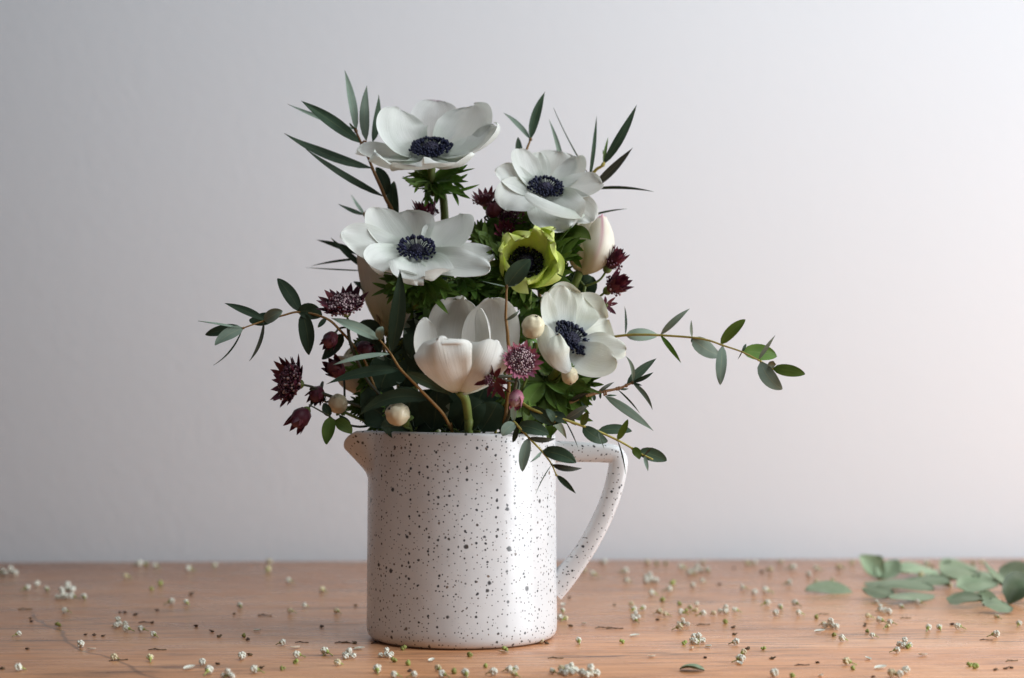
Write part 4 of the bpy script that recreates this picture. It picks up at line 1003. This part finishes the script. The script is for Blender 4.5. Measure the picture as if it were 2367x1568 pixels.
def floret_mesh(seed, kind):
    r = random.Random(seed); mb = MB()
    if kind in ('white', 'cream', 'cluster'):
        cs = [Vector((0, 0, .00145))]
        if kind == 'cluster':
            cs = [Vector((0, 0, .0015)), Vector((.0026, .0004, .0014)), Vector((-.0022, .0010, .0013)), Vector((.0006, -.0022, .0013)), Vector((.0004, .0006, .0034))]
        for c in cs:
            mb.ball(c, .00085, 5, 7, m=0, bump=.3, seed=r.random() * 9)
            for k in range(13):
                t = math.acos(1 - 2 * (k + .5) / 13); f = k * 2.39996 + r.random()
                d = Vector((math.sin(t) * math.cos(f), math.sin(t) * math.sin(f), math.cos(t)))
                mb.ball(c + d * .00088, r.uniform(.00040, .00062), 4, 6, m=0, axis=d, sq=.8)
        ax = Vector((r.uniform(-1, 1), r.uniform(-1, 1), .1)).normalized()
        b = cs[0] + ax * .0010 - Vector((0, 0, .0003))
        mb.ball(b, .00070, 4, 6, m=1)
        e = b + ax * .0022; e.z = .0003
        mb.tube([b, (b + e) / 2, e], .00018, 5, m=1)
    elif kind == 'green':
        for k in range(4):
            d = Vector((r.uniform(-1, 1) * .0008, r.uniform(-1, 1) * .0008, .0008 + k * .0002))
            mb.ball(d, r.uniform(.0006, .0010), 4, 6, m=0, bump=.3, seed=k)
    elif kind == 'crumb':
        mb.ball(Vector((0, 0, .0005)), .0009, 5, 7, m=0, bump=.9, seed=r.random() * 9, sq=.55)
        a = r.uniform(0, 6.28); c = Vector((math.cos(a) * .0009, math.sin(a) * .0009, .0004))
        blade(mb, c * .2, c + Vector((0, 0, .0006)), c * 2.0 + Vector((0, 0, .0002)), .0006, (0, 0, 1), r.uniform(-40, 40), OVAL, nu=5, nv=2, m=(0, 0))
    elif kind == 'twig':
        pts = crom([Vector((-.0050, 0, .0003)), Vector((-.0018, .0009, .0006)), Vector((.0014, -.0005, .0005)), Vector((.0048, .0008, .0003))], 4)
        mb.tube(pts, [.00022 + .00020 * r.random() for k in range(len(pts))], 6, m=0)
        blade(mb, pts[3], pts[3] + Vector((.0006, .0008, .0006)), pts[3] + Vector((.0016, .0014, .0003)), .0005, (0, 0, 1), 0, OVAL, nu=5, nv=2, m=(0, 0))
    elif kind == 'flake':
        blade(mb, Vector((-.0022, 0, .0006)), Vector((0, .0003, .0003)), Vector((.0022, 0, .0011)), .0010, (0, 0, 1), 8, OVAL, cup=.45, nu=6, nv=4, m=(0, 0))
    o = mb.build('tmp', [M[{'white': 'floret_white', 'cluster': 'floret_white', 'cream': 'floret_cream', 'green': 'calyx', 'crumb': 'crumb', 'twig': 'crumb', 'flake': 'floret_white'}[kind]], M['calyx']])
    me = o.data; bpy.data.objects.remove(o); return me

KINDS = {
 'white': ('dried_floret', 'tiny round white dried floret fallen singly on the tabletop', 'floret', 'single white florets scattered on the tabletop'),
 'cream': ('dried_floret', 'tiny cream yellow dried floret fallen on the tabletop', 'floret', 'cream florets scattered on the tabletop'),
 'cluster': ('floret_cluster', 'clump of several white dried florets stuck together on the tabletop', 'floret cluster', 'white floret clumps on the tabletop'),
 'green': ('green_bud', 'tiny green bud crumb lying on the tabletop', 'bud', 'green bud crumbs on the tabletop'),
 'crumb': ('dark_crumb', 'tiny dark brown plant crumb lying on the tabletop', 'crumb', 'dark plant crumbs on the tabletop'),
 'twig': ('dry_twig', 'short thin dark twig fragment lying on the tabletop', 'twig', 'dark twig fragments on the tabletop'),
 'flake': ('petal_flake', 'thin white petal flake lying flat on the tabletop', 'petal', 'white petal flakes on the tabletop')}
MESH = {k: [floret_mesh(100 + i * 7, k) for i in range(5 if k in ('white', 'cream') else 3)] for k in KINDS}
NUM = {'w': 'white', 'y': 'cream', 'c': 'cluster', 'g': 'green', 'd': 'crumb', 't': 'twig', 'f': 'flake'}
SC = {
'11': {'w': [(920, 97), (1018, 107), (1238, 128), (1415, 102), (1895, 207), (1130, 347), (1222, 352), (1575, 372), (2000, 367), (180, 257), (245, 228), (305, 262),
             (550, 317), (422, 407), (828, 527), (925, 527), (1008, 562), (125, 557), (530, 632), (120, 787), (1330, 747), (1375, 807), (1670, 802), (1860, 617), (1950, 700),
             (2135, 682), (2220, 752), (1590, 712), (470, 317)],
       'c': [(20, 150), (78, 152), (445, 268), (2285, 702), (1505, 832), (410, 312), (785, 497)],
       'y': [(1770, 80), (1765, 132), (2115, 267), (1905, 407), (2210, 407), (825, 177), (985, 722), (750, 717)],
       'g': [(1050, 222), (380, 492), (1600, 562), (1000, 252), (1945, 735), (1860, 780), (960, 92)],
       'd': [(785, 402), (822, 402), (887, 417), (1035, 387), (205, 462), (200, 440), (620, 552), (675, 557), (180, 642), (15, 772), (1290, 492), (1395, 527), (1438, 562), (1540, 412),
             (1630, 582), (2115, 497), (1435, 742), (1715, 767), (2335, 602), (2340, 357), (1255, 282), (560, 548), (1000, 470), (1645, 682)],
       't': [(2250, 600), (1985, 598), (1035, 647), (960, 466), (780, 716), (165, 378), (1740, 420)],
       'f': [(600, 645), (1245, 775), (1940, 640), (2345, 642), (1690, 525)]},
'12': {'w': [(185, 690), (375, 800), (620, 828), (485, 830), (800, 828), (955, 828), (1140, 817), (1245, 797), (1285, 792), (1525, 805), (1720, 822), (1595, 402), (1700, 607), (1790, 162),
             (2010, 147), (2013, 207), (2297, 267), (2180, 292), (2065, 397), (2125, 387), (2070, 467), (1870, 77), (2145, 192), (1580, 457), (30, 677)],
       'c': [(435, 697), (1655, 802), (1775, 827), (2068, 440), (1615, 812), (2175, 205)],
       'y': [(15, 262), (110, 407), (775, 787), (1275, 827), (1585, 792), (2045, 362), (2235, 417), (2270, 427), (1740, 142), (2150, 87), (1615, 457), (115, 752), (1455, 605), (1440, 592)],
       'g': [(490, 727), (545, 647), (575, 747), (878, 802), (990, 692), (1990, 602), (2320, 212), (2245, 327), (2360, 352), (2215, 87), (2275, 82), (1220, 652), (1085, 762)],
       'd': [(1650, 492), (1150, 785), (1935, 352), (1640, 305), (590, 790), (1490, 606), (230, 605), (2220, 450)],
       't': [(1860, 502), (1940, 508), (1550, 702), (180, 600), (395, 600)],
       'f': [(260, 645), (735, 722), (1205, 668), (1600, 357), (1735, 480), (2070, 560), (2180, 695)]},
'13': {'w': [(110, 117), (165, 157), (285, 137), (190, 237), (250, 207), (35, 267), (515, 252), (595, 287), (665, 277), (600, 82), (850, 122), (950, 167), (995, 127), (825, 222),
             (680, 357), (215, 357), (110, 417), (260, 427), (465, 402), (860, 357), (885, 422), (765, 382), (735, 422), (1090, 487), (1170, 592), (475, 617), (495, 722), (1535, 667),
             (1370, 567), (1415, 472), (1485, 482), (1400, 347), (1558, 377), (1668, 352), (1740, 522), (1810, 517), (1930, 512), (2335, 492), (2185, 567), (725, 827), (1590, 807),
             (1445, 407), (1478, 417), (1720, 97), (1500, 62), (200, 582), (1550, 830), (510, 730)],
       'c': [(215, 137), (398, 405), (1105, 508), (222, 605), (1575, 630), (130, 487), (1430, 395)],
       'y': [(255, 82), (545, 92), (770, 50), (1145, 117), (1240, 82), (1000, 217), (1110, 202), (170, 382), (210, 402), (325, 422), (525, 682), (1340, 442), (1470, 507), (1765, 112), (2085, 62),
             (1200, 747), (2185, 442), (1495, 827), (1880, 242), (700, 137), (105, 517), (1320, 62), (1050, 490), (1690, 170)],
       'g': [(50, 217), (100, 352), (410, 472), (1120, 557), (130, 612), (650, 647), (1243, 777), (1600, 637), (1335, 532), (2015, 757), (2040, 770), (2035, 62), (850, 828), (1000, 440), (145, 395)],
       'd': [(550, 642), (710, 707), (1010, 732), (1320, 492), (1325, 478), (1895, 482), (2285, 767), (2245, 772), (1375, 827), (460, 112), (645, 137), (365, 217), (455, 502), (460, 547), (2180, 780), (270, 700)],
       't': [(260, 482), (1050, 412), (1590, 437), (2290, 720), (910, 748), (2120, 582)],
       'f': [(1025, 532), (290, 632), (180, 642), (500, 742), (1030, 822), (1345, 712), (1700, 687), (1425, 775)]}}
for K, d in SC.items():
    for c, L_ in d.items():
        kind = NUM[c]; nm, lb, ct, gp = KINDS[kind]
        for x, y in L_:
            px, py = kp(K, x, y); g = ground(px, max(py, 1306))
            if g.y > .41: g.y = .41
            o = bpy.data.objects.new(nm, RNG.choice(MESH[kind])); COL.objects.link(o)
            s = RNG.uniform(.9, 1.3) * (1.2 if g.y > .15 else 1.0) * {'white': 1.25, 'cream': 1.2, 'cluster': 1.1, 'flake': 1.3, 'twig': .75}.get(kind, 1.0)
            lay(o, g.x, g.y, -.00005, RNG.uniform(0, 6.28) if kind != 'twig' else RNG.uniform(-.5, .5), s)
            tag(o, lb, ct, gp)

# fallen leaves heaped at the right
def fallen(label, b, t, hw, arch=.004, tipz=.003, roll=0, group=None, mats=('fallen_top', 'fallen_under'), nh=(0, -.1, 1), basez=.0012, cup=.25, pf=OVAL, seed=1):
    B, Tp = ground(*kp('14', *b)), ground(*kp('14', *t))
    B.z = basez; Tp.z = tipz
    root_loc = Vector((B.x, B.y, 0))
    mb = MB(); c = (B + Tp) / 2; c.z = arch
    blade(mb, B - root_loc, c - root_loc, Tp - root_loc, hw, nh, roll, pf, cup=cup, nu=12, nv=6, th=.0003, ruf=.12, seed=seed)
    lo = min(v.z for v in mb.v)
    for v in mb.v: v.z -= lo - .0002
    o = mb.build('fallen_leaf', [M[mats[0]], M[mats[1]]]); o.location = root_loc
    return tag(o, label, 'leaf', group)
FL = 'pale green eucalyptus leaf lying in the loose heap on the tabletop'; FG = 'flat pale green leaves of the heap on the tabletop'
LOOK = (.05, -.42, .90)
fallen('wavy pale green leaf lying apart from the leaf heap', (690, 400), (205, 408), .0080, .006, .003, 0, nh=LOOK, seed=1)
for k, (b, t, hw, ar, rl) in enumerate([((790, 330), (1480, 440), .0100, .008, 4), ((1090, 488), (775, 462), .0080, .004, 0), ((1480, 445), (1045, 530), .0070, .005, 4),
                                        ((1510, 215), (1125, 265), .0105, .009, 0), ((1890, 175), (1550, 208), .0110, .009, 4), ((1950, 320), (1550, 345), .0130, .010, -4),
                                        ((1600, 535), (1955, 562), .0085, .005, 0), ((1180, 330), (1640, 380), .0100, .006, 3), ((2080, 300), (1760, 255), .0100, .008, -4), ((1700, 430), (2120, 420), .0095, .006, 2), ((2260, 600), (1960, 610), .0080, .005, 0)]):
    fallen(FL, b, t, hw, ar, .004, rl, FG, nh=LOOK, cup=-.15, seed=3 + k)
fallen('small folded pale leaf resting on the leaf heap', (2140, 530), (1840, 520), .0065, .002, .006, 0, nh=LOOK, cup=.8, seed=12)
fallen('bright green curled leaf standing up at the back of the heap', (1000, 262), (745, 258), .0095, .002, .014, -10, nh=(.3, -.7, .6), cup=.5, seed=13)
fallen('brownish curled leaf leaning behind the bright standing leaf', (930, 268), (1125, 250), .0085, .003, .014, 10, nh=(-.2, -.5, .8), cup=.5, seed=14)
fallen('crescent curled pale leaf with dark upturned tip', (2330, 420), (1970, 380), .0075, .000, .020, 20, nh=(.2, -.5, .85), cup=.45, seed=15)
fallen('broad rounded olive leaf propped upright in the heap beside the dark folded leaf', (2450, 350), (2130, 310), .0100, .012, .012, 0, nh=(0, -1, .3), cup=.3, seed=16)
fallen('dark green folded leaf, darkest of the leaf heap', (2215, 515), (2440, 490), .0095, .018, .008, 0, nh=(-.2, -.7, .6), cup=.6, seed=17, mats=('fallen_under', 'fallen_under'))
# the green leaf lying among the florets at the near edge
o = fallen('single dull green leaf lying flat among floret clumps by the pitcher foot', (-1030, 1170), (-790, 1182), .0055, .003, .001, -8, seed=18)
